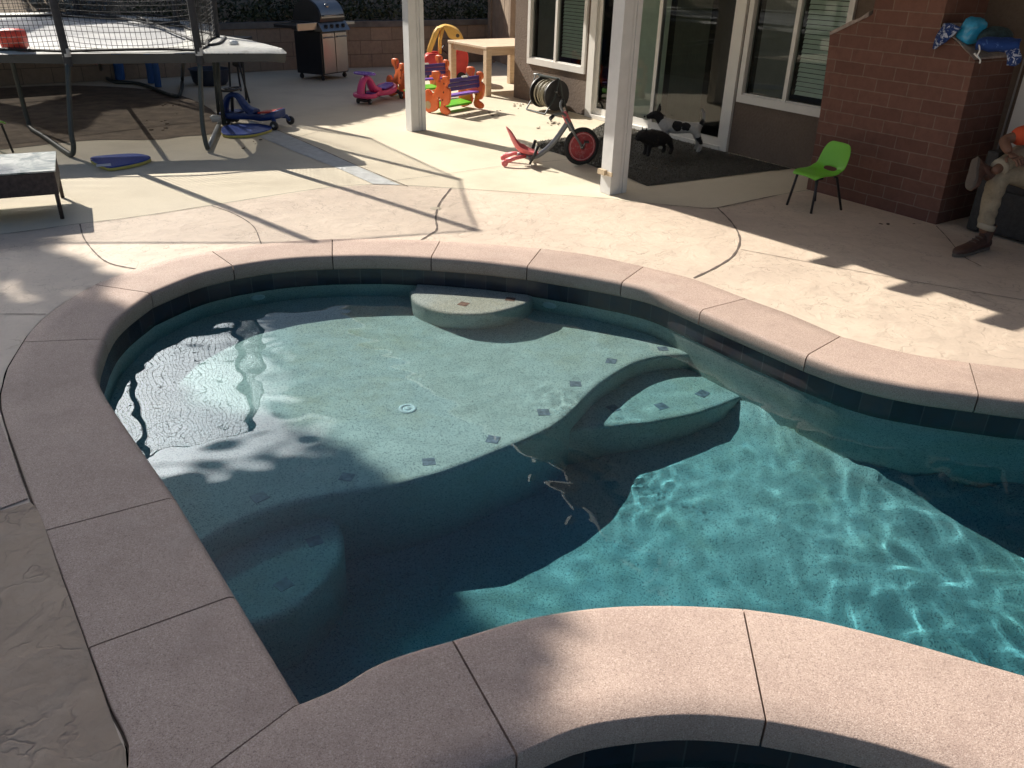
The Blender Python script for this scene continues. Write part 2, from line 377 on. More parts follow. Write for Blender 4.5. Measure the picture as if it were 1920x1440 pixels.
# ---------------------------------------------------------------- the pool
pool = thing('swimming_pool', 'free-form swimming pool with pinkish concrete coping around blue-green water', 'swimming pool', (0, 0, 0))
COPE_T = .10
def stone(outer, inner, parent, round_out=False, mat=None, n=12, gap=.0035):
    """one coping stone lofted between its deck side and its rounded water side"""
    o, i = resample(dense(outer), n), resample(dense(inner), n); bm = bmesh.new(); rings = []
    for k in range(n + 1):
        a, b = o[k].copy(), i[k].copy()
        if k in (0, n):
            q = (o[1] - o[0]) if k == 0 else (o[n - 1] - o[n]); a += q.normalized() * gap
            q = (i[1] - i[0]) if k == 0 else (i[n - 1] - i[n]); b += q.normalized() * gap
        u = (b - a).normalized(); R = .032; ring = []
        ztop = .006 + .003 * math.sin(k * 1.7 + a.x * 5)*0
        ring += [V(a.x, a.y, -COPE_T), V(a.x, a.y, ztop - .006)] + [a + u * .006 + V(0, 0, ztop)]
        for w_ in (.25, .5, .75): ring.append((a + u * .006).lerp(b - u * R, w_) + V(0, 0, ztop))
        for q in range(6):
            an = pi / 2 * q / 5; ring.append(b - u * R + u * R * sin(an) + V(0, 0, ztop - R + R * cos(an)))
        ring += [V(b.x, b.y, -COPE_T + .012), b - u * .012 + V(0, 0, -COPE_T)]
        rings.append([bm.verts.new(p) for p in ring])
    for p, q in zip(rings, rings[1:]):
        for k in range(len(p)): k2 = (k + 1) % len(p); bm.faces.new((p[k], p[k2], q[k2], q[k]))
    bm.faces.new(rings[0][::-1]); bm.faces.new(rings[-1])
    return link('coping_stone', bm, mat or M_COPE, parent, smooth=True, sharp=50)
for a, b in zip(OUT, INN): stone(a, b, pool)
for a, b in zip(SPI, SPO[:4]): stone(a, b, pool)
# mortar bed under and behind the stones
bm = bmesh.new(); fill(bm, [offset_loop(deck_hole, .008), offset_loop(pool_loop, .03), offset_loop(spa_loop, .03)], -.022)
link('mortar_bed', bm, M_GROUT, pool, keep=True)
def band(bm, L, z0, z1, uv=True):
    n = len(L); s = 0; lay = bm.loops.layers.uv.verify(); prev = None
    for i in range(n):
        a, b = L[i], L[(i + 1) % n]; d = (b - a).length
        vs = [bm.verts.new((a.x, a.y, z0)), bm.verts.new((b.x, b.y, z0)), bm.verts.new((b.x, b.y, z1)), bm.verts.new((a.x, a.y, z1))]
        f = bm.faces.new(vs)
        for lp, (u, v) in zip(f.loops, ((s, 0), (s + d, 0), (s + d, z1 - z0), (s, z1 - z0))): lp[lay].uv = (u, v)
        s += d
    bmesh.ops.remove_doubles(bm, verts=bm.verts[:], dist=.0005)
bm = bmesh.new(); band(bm, offset_loop(pool_loop, .03), -.099, -.012); link('mortar_joint', bm, M_GROUT, pool)
wall_loop = offset_loop(pool_loop, .024)
bm = bmesh.new(); band(bm, offset_loop(pool_loop, .018), -.252, -.0999); link('waterline_tile', bm, M_TILE, pool, smooth=True)
bm = bmesh.new()
band(bm, wall_loop, -2.2, -.24); link('pool_wall', bm, M_PLAST, pool, smooth=True)
bm = bmesh.new()
far_side = chain(INN)
def dist(x, y, L, closed=True):
    m = 99.0; n = len(L)
    for i in range(n if closed else n - 1):
        a, b = L[i], L[(i + 1) % n]; dx, dy = b.x - a.x, b.y - a.y; l = dx * dx + dy * dy
        if l < 1e-9: continue
        t = max(0.0, min(1.0, ((x - a.x) * dx + (y - a.y) * dy) / l)); q = (x - a.x - dx * t) ** 2 + (y - a.y - dy * t) ** 2
        if q < m * m: m = sqrt(q)
    return m
def floor_z(x, y):
    if x < -2.6 or y > 6: return -1.2
    d = dist(x, y, far_side[20:], False) if x > -.3 else 9; dw = dist(x, y, wall_loop)
    z = -min(1.17, .93 + .18 * d) - .08 * max(0, x - 1.4) - .12 * max(0, min(1, 3.3 - y)) * max(0, min(1, x))
    R = .26
    if dw < R: z += R - sqrt(max(0, R * R - (R - dw) ** 2))
    return z
st = .08; HZ_ = {}
def fz(i, j):
    if (i, j) not in HZ_: HZ_[i, j] = floor_z(i * st, j * st)
    return HZ_[i, j]
fx = offset_loop(pool_loop, .10)
for ix in range(-34, 70):
    for iy in range(5, 76):
        if not inside((ix + .5) * st, (iy + .5) * st, fx): continue
        vs = [bm.verts.new(((ix + p) * st, (iy + q) * st, fz(ix + p, iy + q))) for p, q in ((0, 0), (1, 0), (1, 1), (0, 1))]; bm.faces.new(vs)
bmesh.ops.remove_doubles(bm, verts=bm.verts[:], dist=.001)
link('pool_floor', bm, M_PLAST, pool, smooth=True, keep=True)
def ledge(name, edge, back, ztop, zbot, r=.045):
    """a raised underwater shelf: edge is its free, rounded front; back closes it inside the wall"""
    e = catmull(edge, 8); bm = bmesh.new(); n = len(e); cen = sum(back, V(0, 0, 0)) / len(back)
    prof = [(0, zbot), (0, ztop - r)] + [(-r + r * cos(a), ztop - r + r * sin(a)) for a in (pi / 8, pi / 4, 3 * pi / 8, pi / 2)]
    rings = []
    for i in range(n):
        t = (e[min(i + 1, n - 1)] - e[max(i - 1, 0)]); nv = V(t.y, -t.x, 0).normalized()
        if nv.dot(cen - e[i]) > 0 and i in (n // 2,): pass
        rings.append((e[i], nv))
    sgn = -1 if rings[n // 2][1].dot(cen - rings[n // 2][0]) > 0 else 1
    R = [[bm.verts.new((p.x + nv.x * sgn * (d), p.y + nv.y * sgn * (d), z)) for d, z in prof] for p, nv in rings]
    for a, b in zip(R, R[1:]):
        for k in range(len(prof) - 1): bm.faces.new((a[k], a[k + 1], b[k + 1], b[k]))
    top = [x[-1] for x in R] + [bm.verts.new((p.x, p.y, ztop)) for p in back]
    es = []
    for i in range(len(top)):
        a, b = top[i], top[(i + 1) % len(top)]
        es.append(bm.edges.get((a, b)) or bm.edges.new((a, b)))
    bmesh.ops.triangle_fill(bm, use_beauty=True, edges=es, normal=(0, 0, 1))
    return link(name, bm, M_PLAST, pool, smooth=True, sharp=40)
def wl(pts, d): return [GW(x, y, d) for x, y in pts]
shelf_edge = wl([(1345, 655), (1309, 664), (1243, 668), (1196, 679), (1159, 699), (1119, 726), (1086, 759), (1050, 792), (995, 821), (922, 850), (849, 879), (750, 907), (650, 922), (575, 937), (500, 957), (425, 990), (375, 1018)], .5)
ledge('tanning_shelf', shelf_edge, [V(-2.6, 2.4, 0), V(-3.0, 4.5, 0), V(-1.6, 6.3, 0), V(.3, 6.4, 0), V(1.6, 5.6, 0)], -.5, -1.3)
ledge('step', wl([(1440, 722), (1400, 742), (1350, 762), (1290, 779), (1230, 790), (1170, 797), (1110, 803), (1040, 812), (985, 822)], .72), [V(-.2, 4.2, 0), V(.6, 4.9, 0), V(1.4, 5.2, 0), V(2.0, 4.7, 0)], -.72, -1.3, .04)
ledge('step', wl([(560, 935), (612, 955), (640, 990), (640, 1040), (606, 1095), (550, 1145), (480, 1172), (440, 1180)], .72), [V(-1.6, 2.0, 0), V(-1.9, 2.6, 0), V(-1.3, 3.2, 0)], -.72, -1.3, .04)
ledge('bench', wl([(768, 545), (778, 566), (820, 583), (870, 589), (920, 587), (960, 578), (990, 567), (1000, 555)], .23), [V(.25, 5.9, 0), V(-.7, 5.9, 0)], -.23, -.55, .04)
# water: one rippled sheet (real ripples, so the sun draws its own lines of light below)
from mathutils import noise as mnoise
def ripple(x, y):
    def nz(k, a, b, s): return mnoise.noise(Vector((x * k * a, y * k * b, s)))
    deep = max(0.0, min(1.0, (x - .25) * .9 + (4.0 - y) * .35 - .2))
    h = .0026 * nz(2.2, 1, 1, 0) + .0014 * nz(6.5, 1, 1.3, 3)
    h += deep * 1.2 * (.0060 * nz(2.6, 1, .8, 9) + .0030 * nz(5.5, 1, .9, 5) + .0011 * nz(13, 1, 1, 8))
    c = GJ; r = hypot(x - c.x, y - c.y)
    h += .0024 * math.exp(-(r / .26) ** 2) * nz(18, 1, 1, 2) + .0012 * math.exp(-(r / .5) ** 2) * nz(12, 1, 1, 4)
    return h
GJ = G(1035, 690, -WL)
def water_sheet(name, L, mat, st, amp=1.0):
    X = offset_loop(L, .06); x0, x1 = min(p.x for p in X), max(p.x for p in X); y0, y1 = min(p.y for p in X), max(p.y for p in X)
    bm = bmesh.new(); nx, ny = int((x1 - x0) / st) + 1, int((y1 - y0) / st) + 1; vs = {}
    # row-wise inside test
    for j in range(ny):
        y = y0 + (j + .5) * st; xs = []
        for i in range(len(X)):
            a, b = X[i], X[(i + 1) % len(X)]
            if (a.y > y) != (b.y > y): xs.append(a.x + (y - a.y) / (b.y - a.y) * (b.x - a.x))
        xs.sort()
        for a, b in zip(xs[::2], xs[1::2]):
            for i in range(max(0, int((a - x0) / st)), min(nx, int((b - x0) / st) + 1)):
                q = []
                for di, dj in ((0, 0), (1, 0), (1, 1), (0, 1)):
                    k = (i + di, j + dj)
                    if k not in vs:
                        px, py = x0 + k[0] * st, y0 + k[1] * st; vs[k] = bm.verts.new((px, py, -WL + amp * ripple(px, py)))
                    q.append(vs[k])
                bm.faces.new(q)
    o = link(name, bm, mat, None, smooth=True, keep=True); o.cycles.is_caustics_caster = True
    return tag(o, kind='structure')

POOLW = water_sheet('pool_water', pool_loop, M_WATER, .025)
SPAW = water_sheet('spa_water', spa_loop, M_WATER, .04, .4)
sl.cycles.is_caustics_light = True
for o in pool.children: o.cycles.is_caustics_receiver = True

# the tint of the water itself
def water_body(L, parent, col, dens, z0=-2.4):
    bm = bmesh.new(); fill(bm, [offset_loop(L, .08)], -WL + .014)
    r = bmesh.ops.extrude_face_region(bm, geom=bm.faces[:])
    for v in [g for g in r['geom'] if isinstance(g, bmesh.types.BMVert)]: v.co.z = z0
    m = bpy.data.materials.new('water_tint'); m.use_nodes = True; t = m.node_tree; t.nodes.clear()
    o = t.nodes.new('ShaderNodeOutputMaterial'); a = t.nodes.new('ShaderNodeVolumeAbsorption')
    a.inputs['Color'].default_value = (*col, 1); a.inputs['Density'].default_value = dens
    t.links.new(a.outputs[0], o.inputs['Volume'])
    return link('water_body', bm, m, parent)
water_body(pool_loop, POOLW, (.235, .715, .80), 2.0)
water_body(spa_loop, SPAW, (.235, .715, .80), 2.0, -1.4)

# fittings and inlays
dc = bmesh.new(); lathe(dc, [(0, .006), (.02, .006), (.021, .002), (.03, .002), (.031, .008), (.05, .006), (.052, 0)], 24)
M_WPLAS = plain('white_plastic', (.80, .80, .78), .4)
link('floor_fitting', dc, M_WPLAS, pool, smooth=True, loc=GW(764, 766, .5))
for p, d in (((480, 552), .36), ((1039, 561), .36)):
    q = GW(*p, d); best = min(wall_loop, key=lambda a: (a - V(q.x, q.y, 0)).length); i = wall_loop.index(best); tg = (wall_loop[(i + 1) % len(wall_loop)] - wall_loop[i - 1]).normalized(); nn = V(-tg.y, tg.x, 0)
    if nn.dot(V(-.3, 3.8, 0) - best) < 0: nn = -nn
    bm = bmesh.new(); lathe(bm, [(0, .004), (.018, .004), (.022, .012), (.05, .008), (.052, 0)], 20, Matrix.Translation(V(best.x, best.y, -d)) @ nn.to_track_quat('Z', 'Y').to_matrix().to_4x4())
    link('return_fitting', bm, M_WPLAS, pool, smooth=True)
M_INLAY = plain('inlay_tile', (.23, .23, .27), .3, var=.5, scale=40)
M_INLAY2 = plain('inlay_tile_rust', (.27, .16, .12), .3, var=.6, scale=40)
for lst, d in ((((487, 932), (650, 895), (804, 866), (924, 824), (1019, 773), (1079, 720), (1146, 677), (1243, 654)), .5), (((1240, 761), (1316, 738), (1150, 765), (590, 1015), (533, 1096)), .72), (((869, 570), (957, 561)), .23)):
    for k, p in enumerate(lst):
        q = GW(*p, d); bm = bmesh.new()
        box(bm, (q.x, q.y, q.z + .0015), (.066, .066, .004), Matrix.Rotation(random.uniform(-.3, .5) + (.785 if d > .6 or k < 1 else 0), 3, 'Z'))
        link('tile_inlay', bm, M_INLAY2 if d < .3 else M_INLAY, pool)
# spa shell, a thing of its own
spa = thing('spa', 'small round spa basin enclosed by the pinkish coping, cut by the bottom edge', 'spa', tuple(SC))
def loc_bm(bm, c):
    for v in bm.verts: v.co -= c
bm = bmesh.new(); band(bm, offset_loop(spa_loop, .02), -.252, -.0999); loc_bm(bm, SC); link('waterline_tile', bm, M_TILE, spa, smooth=True)
bm = bmesh.new(); band(bm, offset_loop(spa_loop, .024), -1.1, -.24); loc_bm(bm, SC); link('spa_wall', bm, M_PLAST, spa, smooth=True)
bm = bmesh.new(); fill(bm, [offset_loop(spa_loop, .04)], -1.05); loc_bm(bm, SC); link('spa_floor', bm, M_PLAST, spa, keep=True)
back = [E0 + (E1 - E0) * 0.0] + [ell(1.0, .6, a) for a in (172, 200, 230, 270, 310, 352)]
bo = [E1] + BACK_O[1:6] + [V(2.14, .12, 0)]
cs = stone(bo, back, None, n=30); cs.name = 'coping_stone'; cs.parent = spa; cs.location = -SC
for o in spa.children: o.cycles.is_caustics_receiver = True
for o in pool.children: o.cycles.is_caustics_receiver = True

# ---------------------------------------------------------------- ground sheets
def near_gap(L):
    a, b = offset_loop(L, .007), offset_loop(L, .011)
    return [b[i] if (L[i].x < -.9 and L[i].y < 3.0) else a[i] for i in range(len(L))]
HOLE = near_gap(deck_hole)
big = [V(-45, -14, 0), V(45, -14, 0), V(45, 60, 0), V(-45, 60, 0)]
bm = bmesh.new(); fill(bm, [big, HOLE], -.004)
tag(link('patio_ground', bm, M_CONC, None, keep=True), kind='structure')
STAMP_EDGE = [(-500, 497), (0, 440), (135, 422), (270, 405), (430, 380), (600, 354), (700, 346), (760, 348), (845, 353), (950, 360), (1130, 372), (1180, 378), (1290, 388), (1345, 390), (1460, 366), (1560, 352)]
bm = bmesh.new(); fill(bm, [[G(*p) for p in STAMP_EDGE] + [V(4.2, 7.6, 0), V(12, 6, 0), V(12, -10, 0), V(-12, -10, 0), V(-9, 4.4, 0)], HOLE], 0.0)
tag(link('stamped_concrete_path', bm, M_STAMP, None, keep=True), kind='structure')
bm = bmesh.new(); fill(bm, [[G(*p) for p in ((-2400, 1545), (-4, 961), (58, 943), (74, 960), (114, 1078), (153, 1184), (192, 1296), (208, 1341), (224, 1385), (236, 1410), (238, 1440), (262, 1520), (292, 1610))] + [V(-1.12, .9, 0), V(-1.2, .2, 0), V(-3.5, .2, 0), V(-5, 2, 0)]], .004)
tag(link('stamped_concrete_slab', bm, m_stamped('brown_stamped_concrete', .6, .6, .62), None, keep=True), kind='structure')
# extra strip of coping-coloured paving running off at the left
bm = bmesh.new(); pts = [G(-7, 756), G(0, 790), G(22, 850), G(52, 936), G(-4, 957), G(-2400, 1530), G(-2400, 960)]
prism(bm, pts, -.05, .006); tag(link('coping_path', bm, M_COPE, None), kind='structure')
M_STRIP = plain('grey_strip_concrete', (.48, .49, .48), .85, var=.15, scale=12)
bm = bmesh.new(); fill(bm, [[G(*p) for p in ((470, 226), (512, 241), (590, 275), (665, 309), (752, 347), (700, 345), (640, 318), (560, 287), (490, 258), (455, 245))]], 0.0)
tag(link('drain_strip_path', bm, M_STRIP, None, keep=True), kind='structure')
def strip(bm, pts, w, z=.004):
    pts = catmull(pts, 6) if len(pts) > 2 else [pts[0].lerp(pts[1], k / 12) for k in range(13)]; prev = None
    for i, p in enumerate(pts):
        t = (pts[min(i + 1, len(pts) - 1)] - pts[max(i - 1, 0)]).normalized(); nv = V(-t.y, t.x, 0) * w * (.5 + .18 * sin(i * 2.1 + p.x * 9))
        q = (bm.verts.new((p.x + nv.x, p.y + nv.y, z)), bm.verts.new((p.x - nv.x, p.y - nv.y, z)))
        if prev: bm.faces.new((prev[0], prev[1], q[1], q[0]))
        prev = q
bm = bmesh.new()
for L, w_ in ((STAMP_EDGE[:-1], .009), ([(1345, 390), (1372, 418), (1387, 448), (1376, 478), (1345, 500), (1300, 522)], .014), ([(845, 354), (824, 382), (817, 408), (819, 430), (806, 440), (789, 451)], .014),
              ([(150, 421), (158, 448), (182, 478), (208, 495), (255, 505)], .010), ([(397, 386), (440, 402), (475, 425), (490, 458)], .008), ([(-60, 592), (0, 590), (86, 590)], .008), ([(735, 341), (742, 339), (842, 326), (940, 312), (1100, 296)], .007),
              ([(455, 222), (512, 241), (590, 275), (665, 309), (765, 350)], .010), ([(1388, 468), (1500, 489), (1640, 515), (1780, 540), (1960, 570)], .006), ([(1755, 424), (1775, 445), (1805, 480), (1840, 500)], .008),
              ([(545, 262), (600, 246), (700, 225), (760, 214)], .006), ([(0, 280), (180, 262), (290, 262), (345, 255), (420, 250)], .008), ([(1345, 390), (1400, 378), (1460, 366), (1520, 356)], .008)):
    strip(bm, [G(*p) for p in L], w_)
tag(link('ground_joints', bm, M_GROUT, None, keep=False), kind='structure')
M_DSOIL = plain('brown_dirt', (.16, .12, .085), .95, var=.4, scale=5, bump=.6, bscale=40)
bm = bmesh.new(); fill(bm, [catmull([G(*p) for p in ((-400, 300), (-100, 283), (0, 280), (90, 270), (180, 262), (290, 262), (345, 255), (400, 250), (412, 225), (380, 195), (300, 170), (150, 160), (0, 165), (-400, 190))], 3, True)], -.001)
tag(link('dirt_ground', bm, M_DSOIL, None, keep=True), kind='structure')
bm = bmesh.new(); lathe(bm, [(0, .006), (.028, .006), (.05, .002)], 20)
dcp = link('deck_drain_cover', bm, plain('tan_plastic', (.42, .36, .27), .6), None, smooth=True, loc=G(817, 391)); tag(dcp, 'small round tan cap set in the curved joint of the stamped concrete', 'drain cap')
# ---------------------------------------------------------------- the house frame: u runs along the wall (away), v into the house
def hz(a): a = a.copy(); a.z = 0; return a.normalized()
HU = hz(ray(-178, -95)); HV = V(HU.y, -HU.x, 0); HO = G(1362, 284)
def HP(s, t, z=0.0): return HO + HU * s + HV * t + V(0, 0, z)
def HST(p): q = p - HO; return q.dot(HU), q.dot(HV)
def HW(px, py, t=0.0):
    d = ray(px, py); c = V(0, 0, CH); k = (t - (c - HO).dot(HV)) / d.dot(HV); p = c + d * k
    return (p - HO).dot(HU), p.z
def wmat(o):
    m = Matrix.Translation(o.location) @ o.rotation_euler.to_matrix().to_4x4()
    return wmat(o.parent) @ m if o.parent else m
def wobj(name, bm, mat, parent, smooth=False, sharp=None, keep=False):
    """a part whose mesh was made in world coordinates"""
    m = wmat(parent).inverted()
    for v_ in bm.verts: v_.co = m @ v_.co
    return link(name, bm, mat, parent, smooth=smooth, sharp=sharp, keep=keep)
def hbox(bm, s0, s1, t0, t1, z0, z1, uv=False):
    vs = [bm.verts.new(HP(s, t, z)) for z in (z0, z1) for s, t in ((s0, t0), (s1, t0), (s1, t1), (s0, t1))]
    fs = [bm.faces.new([vs[i] for i in q]) for q in ((0, 1, 2, 3), (4, 5, 6, 7), (0, 1, 5, 4), (1, 2, 6, 5), (2, 3, 7, 6), (3, 0, 4, 7))]
    if uv: huv(bm, fs)
    return vs
def hquad(bm, s0, s1, t, z0, z1): bm.faces.new([bm.verts.new(HP(*q)) for q in ((s0, t, z1), (s1, t, z1), (s1, t, z0), (s0, t, z0))])
def huv(bm, fs):
    lay = bm.loops.layers.uv.verify()
    for f in fs:
        for lp in f.loops:
            s, t = HST(lp.vert.co); lp[lay].uv = (s - t, lp.vert.co.z)
def m_stucco():
    t = NT('brown_stucco', Roughness=.95)
    c = t.ramp(t.noise(2.0, 5, .6), [(.3, (.145, .108, .085)), (.7, (.185, .14, .11))])
    c = t.mix(t.ramp(t.noise(45, 3), [(.35, (.5, .5, .5)), (.55, (0, 0, 0))]), c, (.13, .095, .075))
    t.color(c); b = t.bump(t.noise(38, 4, .6), .8, .012); t.bump(t.noise(120, 2), .3, .004, b); return t.m
def m_brick(name, w_, h_, mort, c1, c2, mo, bmp=.5, off=.5, msm=.2):
    t = NT(name, Roughness=.9)
    wp = t.n('ShaderNodeTexNoise'); wp.inputs['Scale'].default_value = 7; t.l(t.co.outputs['UV'], wp.inputs['Vector'])
    sc = t.n('ShaderNodeVectorMath', operation='SCALE'); sc.inputs['Scale'].default_value = .012; t.l(wp.outputs['Color'], sc.inputs[0])
    ad = t.n('ShaderNodeVectorMath', operation='ADD'); t.l(t.co.outputs['UV'], ad.inputs[0]); t.l(sc.outputs[0], ad.inputs[1])
    br = t.n('ShaderNodeTexBrick'); br.offset = off; br.inputs['Scale'].default_value = 1; br.inputs['Brick Width'].default_value = w_; br.inputs['Row Height'].default_value = h_
    br.inputs['Mortar Size'].default_value = mort; br.inputs['Mortar Smooth'].default_value = msm; br.inputs['Bias'].default_value = -.1
    br.inputs['Color1'].default_value = (*c1, 1); br.inputs['Color2'].default_value = (*c2, 1); br.inputs['Mortar'].default_value = (*mo, 1)
    t.l(ad.outputs[0], br.inputs['Vector'])
    c = t.mix(t.ramp(t.noise(14, 5, .7), [(.4, (0, 0, 0)), (.75, (.45, .45, .45))]), br.outputs['Color'], tuple(x * .5 for x in c1))
    t.color(c); b = t.bump(t.math('SUBTRACT', 1.0, br.outputs['Fac']), bmp, .008); t.bump(t.noise(60, 4, .6), .35, .006, b); return t.m
def m_glass(tint=(.84, .92, .87), refl=1.0):
    m = bpy.data.materials.new('window_glass'); m.use_nodes = True; t = m.node_tree; t.nodes.clear(); o = t.nodes.new('ShaderNodeOutputMaterial')
    mx = t.nodes.new('ShaderNodeMixShader'); tr = t.nodes.new('ShaderNodeBsdfTransparent'); tr.inputs[0].default_value = (*tint, 1)
    gl_ = t.nodes.new('ShaderNodeBsdfGlossy'); gl_.inputs['Roughness'].default_value = .012
    fr = t.nodes.new('ShaderNodeFresnel'); fr.inputs['IOR'].default_value = 1.6
    t.links.new(fr.outputs[0], mx.inputs[0]); t.links.new(tr.outputs[0], mx.inputs[1]); t.links.new(gl_.outputs[0], mx.inputs[2]); t.links.new(mx.outputs[0], o.inputs[0]); return m
M_STUC = m_stucco(); M_BRICK = m_brick('red_block', .30, .1065, .0045, (.145, .066, .05), (.20, .096, .072), (.23, .165, .13), .6)
M_WHITE = plain('white_vinyl', (.74, .72, .68), .45, var=.05, scale=5); M_POST = plain('painted_post', (.68, .68, .67), .5, var=.06, scale=7)
M_GLASS = m_glass(); M_DARK = plain('dark_room', (.05, .045, .04), .9); M_BLIND = plain('green_tinted_blind', (.66, .72, .64), .6, var=.08)
M_SCREEN = plain('insect_screen', (.20, .19, .18), .8, var=.08); M_CURT = plain('vertical_blind', (.78, .84, .74), .7, var=.06)
M_MORT = plain('rough_mortar', (.36, .30, .27), .95, var=.3, scale=18, bump=.8, bscale=60)

house = thing('house', 'brown stucco house wall with white windows, sliding glass door and red block chimney', 'house', tuple(HO))
WALLS = [(4.42, 4.05, 0, 2.9), (4.05, 2.68, 0, .53), (4.05, 2.68, 2.0, 2.9), (2.60, 2.68, 0, 2.9), (2.60, -.02, 2.35, 2.9), (-.02, -.06, 0, 2.9), (-.06, -1.33, 0, .555), (-.06, -1.33, 2.05, 2.9), (-1.33, -3.02, 0, 2.9), (-3.02, -3.95, 2.1, 2.9), (-3.95, -9.0, 0, 2.9)]
bm = bmesh.new()
for a, b, z0, z1 in WALLS: hbox(bm, b, a, 0, .16, z0, z1)
hbox(bm, 4.26, 4.42, .16, 7.0, 0, 2.9)
wobj('wall', bm, M_STUC, house)
bm = bmesh.new(); hbox(bm, -8.8, 4.2, .9, .98, 0, 2.88); hbox(bm, -8.8, 4.2, .17, .9, -.02, .03); hbox(bm, -8.8, 4.2, .17, .9, 2.84, 2.9); wobj('interior', bm, M_DARK, house)
def window(s0, s1, z0, z1, mid, blind_lo, screen_hi):
    """s0<s1; blind on the s0 side"""
    f = bmesh.new(); w_ = .062
    hbox(f, s0, s1, -.03, .05, z0, z0 + w_ + .02); hbox(f, s0, s1, -.03, .05, z1 - w_, z1); hbox(f, s0, s0 + w_, -.032, .05, z0 + w_ + .02, z1 - w_); hbox(f, s1 - w_, s1, -.032, .05, z0 + w_ + .02, z1 - w_)
    hbox(f, mid - .024, mid + .024, -.012, .045, z0 + w_ + .02, z1 - w_)
    for a, b in ((s0 + w_, mid - .024), (mid + .024, s1 - w_)):
        hbox(f, a, b, .0, .04, z0 + w_ + .02, z0 + w_ + .035)
    wn = wobj('window', f, M_WHITE, house)
    g = bmesh.new(); hquad(g, s0 + w_, mid - .024, .024, z0 + w_ + .035, z1 - w_); hquad(g, mid + .024, s1 - w_, .024, z0 + w_ + .035, z1 - w_); wobj('pane', g, M_GLASS, wn, keep=True)
    b = bmesh.new(); z = z0 + .16
    while z < z1 - .05:
        vs = hbox(b, s0 + w_ + .05, mid - .06, .07, .074, z, z + .037); c = HP((s0 + mid) / 2, .072, z + .02)
        for v_ in vs:
            t_ = (v_.co - c).dot(HV) + (v_.co.z - c.z) * .35; v_.co += HV * (v_.co.z - c.z) * .38
        z += .045
    wobj('blind', b, M_BLIND, wn)
    s_ = bmesh.new(); hbox(s_, mid + .03, s1 - w_ - .01, .012, .014, z0 + w_ + .036, z1 - w_ - .001)
    e = bmesh.new(); hbox(e, mid + .04, s1 - w_ - .08, .06, .062, z0 + .1, z1 - .1); wobj('insect_screen', e, M_SCREEN, wn); s_.free()
    return wn
window(2.68, 4.05, .53, 2.0, 3.385, 1, 0)
window(-1.33, -.06, .555, 2.05, -.685, 1, 0)
# sliding door
f = bmesh.new()
hbox(f, 2.47, 2.60, -.035, .06, 0, 2.35); hbox(f, -.02, .085, -.035, .06, .0, 2.35); hbox(f, .085, 2.47, -.035, .06, 2.25, 2.35); hbox(f, .085, 2.47, -.05, .06, .0, .045)
dr = wobj('sliding_door', f, M_WHITE, house)
f = bmesh.new()
for a, b, t0 in ((1.27, 2.47, .012), (.085, 1.32, -.022)):
    hbox(f, a, a + .055, t0, t0 + .03, .046, 2.249); hbox(f, b - .055, b, t0, t0 + .03, .046, 2.249); hbox(f, a + .055, b - .055, t0, t0 + .03, .046, .13); hbox(f, a + .055, b - .055, t0, t0 + .03, 2.19, 2.249)
wobj('sash', f, M_WHITE, dr)
g = bmesh.new(); hquad(g, 1.325, 2.415, .024, .13, 2.19); hquad(g, .14, 1.265, -.010, .13, 2.19); wobj('pane', g, M_GLASS, dr, keep=True)
g = bmesh.new()
for k in range(11):
    c = HP(1.36 + k * .082, .14, 1.14); box(g, c, (.085, .004, 2.1), Matrix.Rotation(atan2(HU.y, HU.x) + .80, 3, 'Z'))
wobj('vertical_blind', g, M_CURT, dr)
g = bmesh.new()
for k in range(9):
    c = HP(.70 + k * .055, .15, 1.14); box(g, c, (.088, .004, 2.1), Matrix.Rotation(atan2(HU.y, HU.x) + .9, 3, 'Z'))
wobj('gathered_blind', g, plain('dim_blind', (.14, .14, .11), .8, var=.1), dr)
# second door, at the far right behind the chair
f = bmesh.new(); hbox(f, -3.14, -3.02, -.035, .06, 0, 2.1); hbox(f, -3.95, -3.83, -.035, .06, 0, 2.1); hbox(f, -3.83, -3.14, -.035, .06, 2.0, 2.1); hbox(f, -3.83, -3.14, .0, .04, 0, .5)
dr2 = wobj('back_door', f, M_WHITE, house); g = bmesh.new(); hquad(g, -3.83, -3.14, .015, .5, 2.0); wobj('pane', g, M_GLASS, dr2, keep=True)
# chimney
TC = -.603
prof = [(-2.943, 0), (-1.61, 0), (-1.60, .7), (-1.555, 1.285), (-1.545, 1.365), (-1.93, 1.55), (-1.93, 3.3), (-2.555, 3.3), (-2.56, 1.50), (-2.906, 1.285)]
bm = bmesh.new(); a = [bm.verts.new(HP(s, TC, z)) for s, z in prof]; b = [bm.verts.new(HP(s, -.002, z)) for s, z in prof]
fs = [bm.faces.new(a), bm.faces.new(b[::-1])] + [bm.faces.new((a[i], a[(i + 1) % len(a)], b[(i + 1) % len(a)], b[i])) for i in range(len(a))]
huv(bm, fs)
chim = wobj('chimney', bm, M_BRICK, house)
def hslope(bm, s0, z0, s1, z1, t0, t1, th, n=7, jit=.012):
    rnd = random.Random(3); rows = []
    for k in range(n + 1):
        f_ = k / n; s, z = s0 + (s1 - s0) * f_, z0 + (z1 - z0) * f_; j = rnd.uniform(-jit, jit); rows.append([bm.verts.new(HP(s + q[2], q[0] + j, z + q[1])) for q in ((t0, .002, 0), (t0 - .01, th * .7 + j, 0), (t0 + .05, th + j, 0), (t1, th, 0), (t1, .002, 0))])
    for p, q in zip(rows, rows[1:]):
        for k in range(5): bm.faces.new((p[k], p[(k + 1) % 5], q[(k + 1) % 5], q[k]))
    bm.faces.new(rows[0]); bm.faces.new(rows[-1])
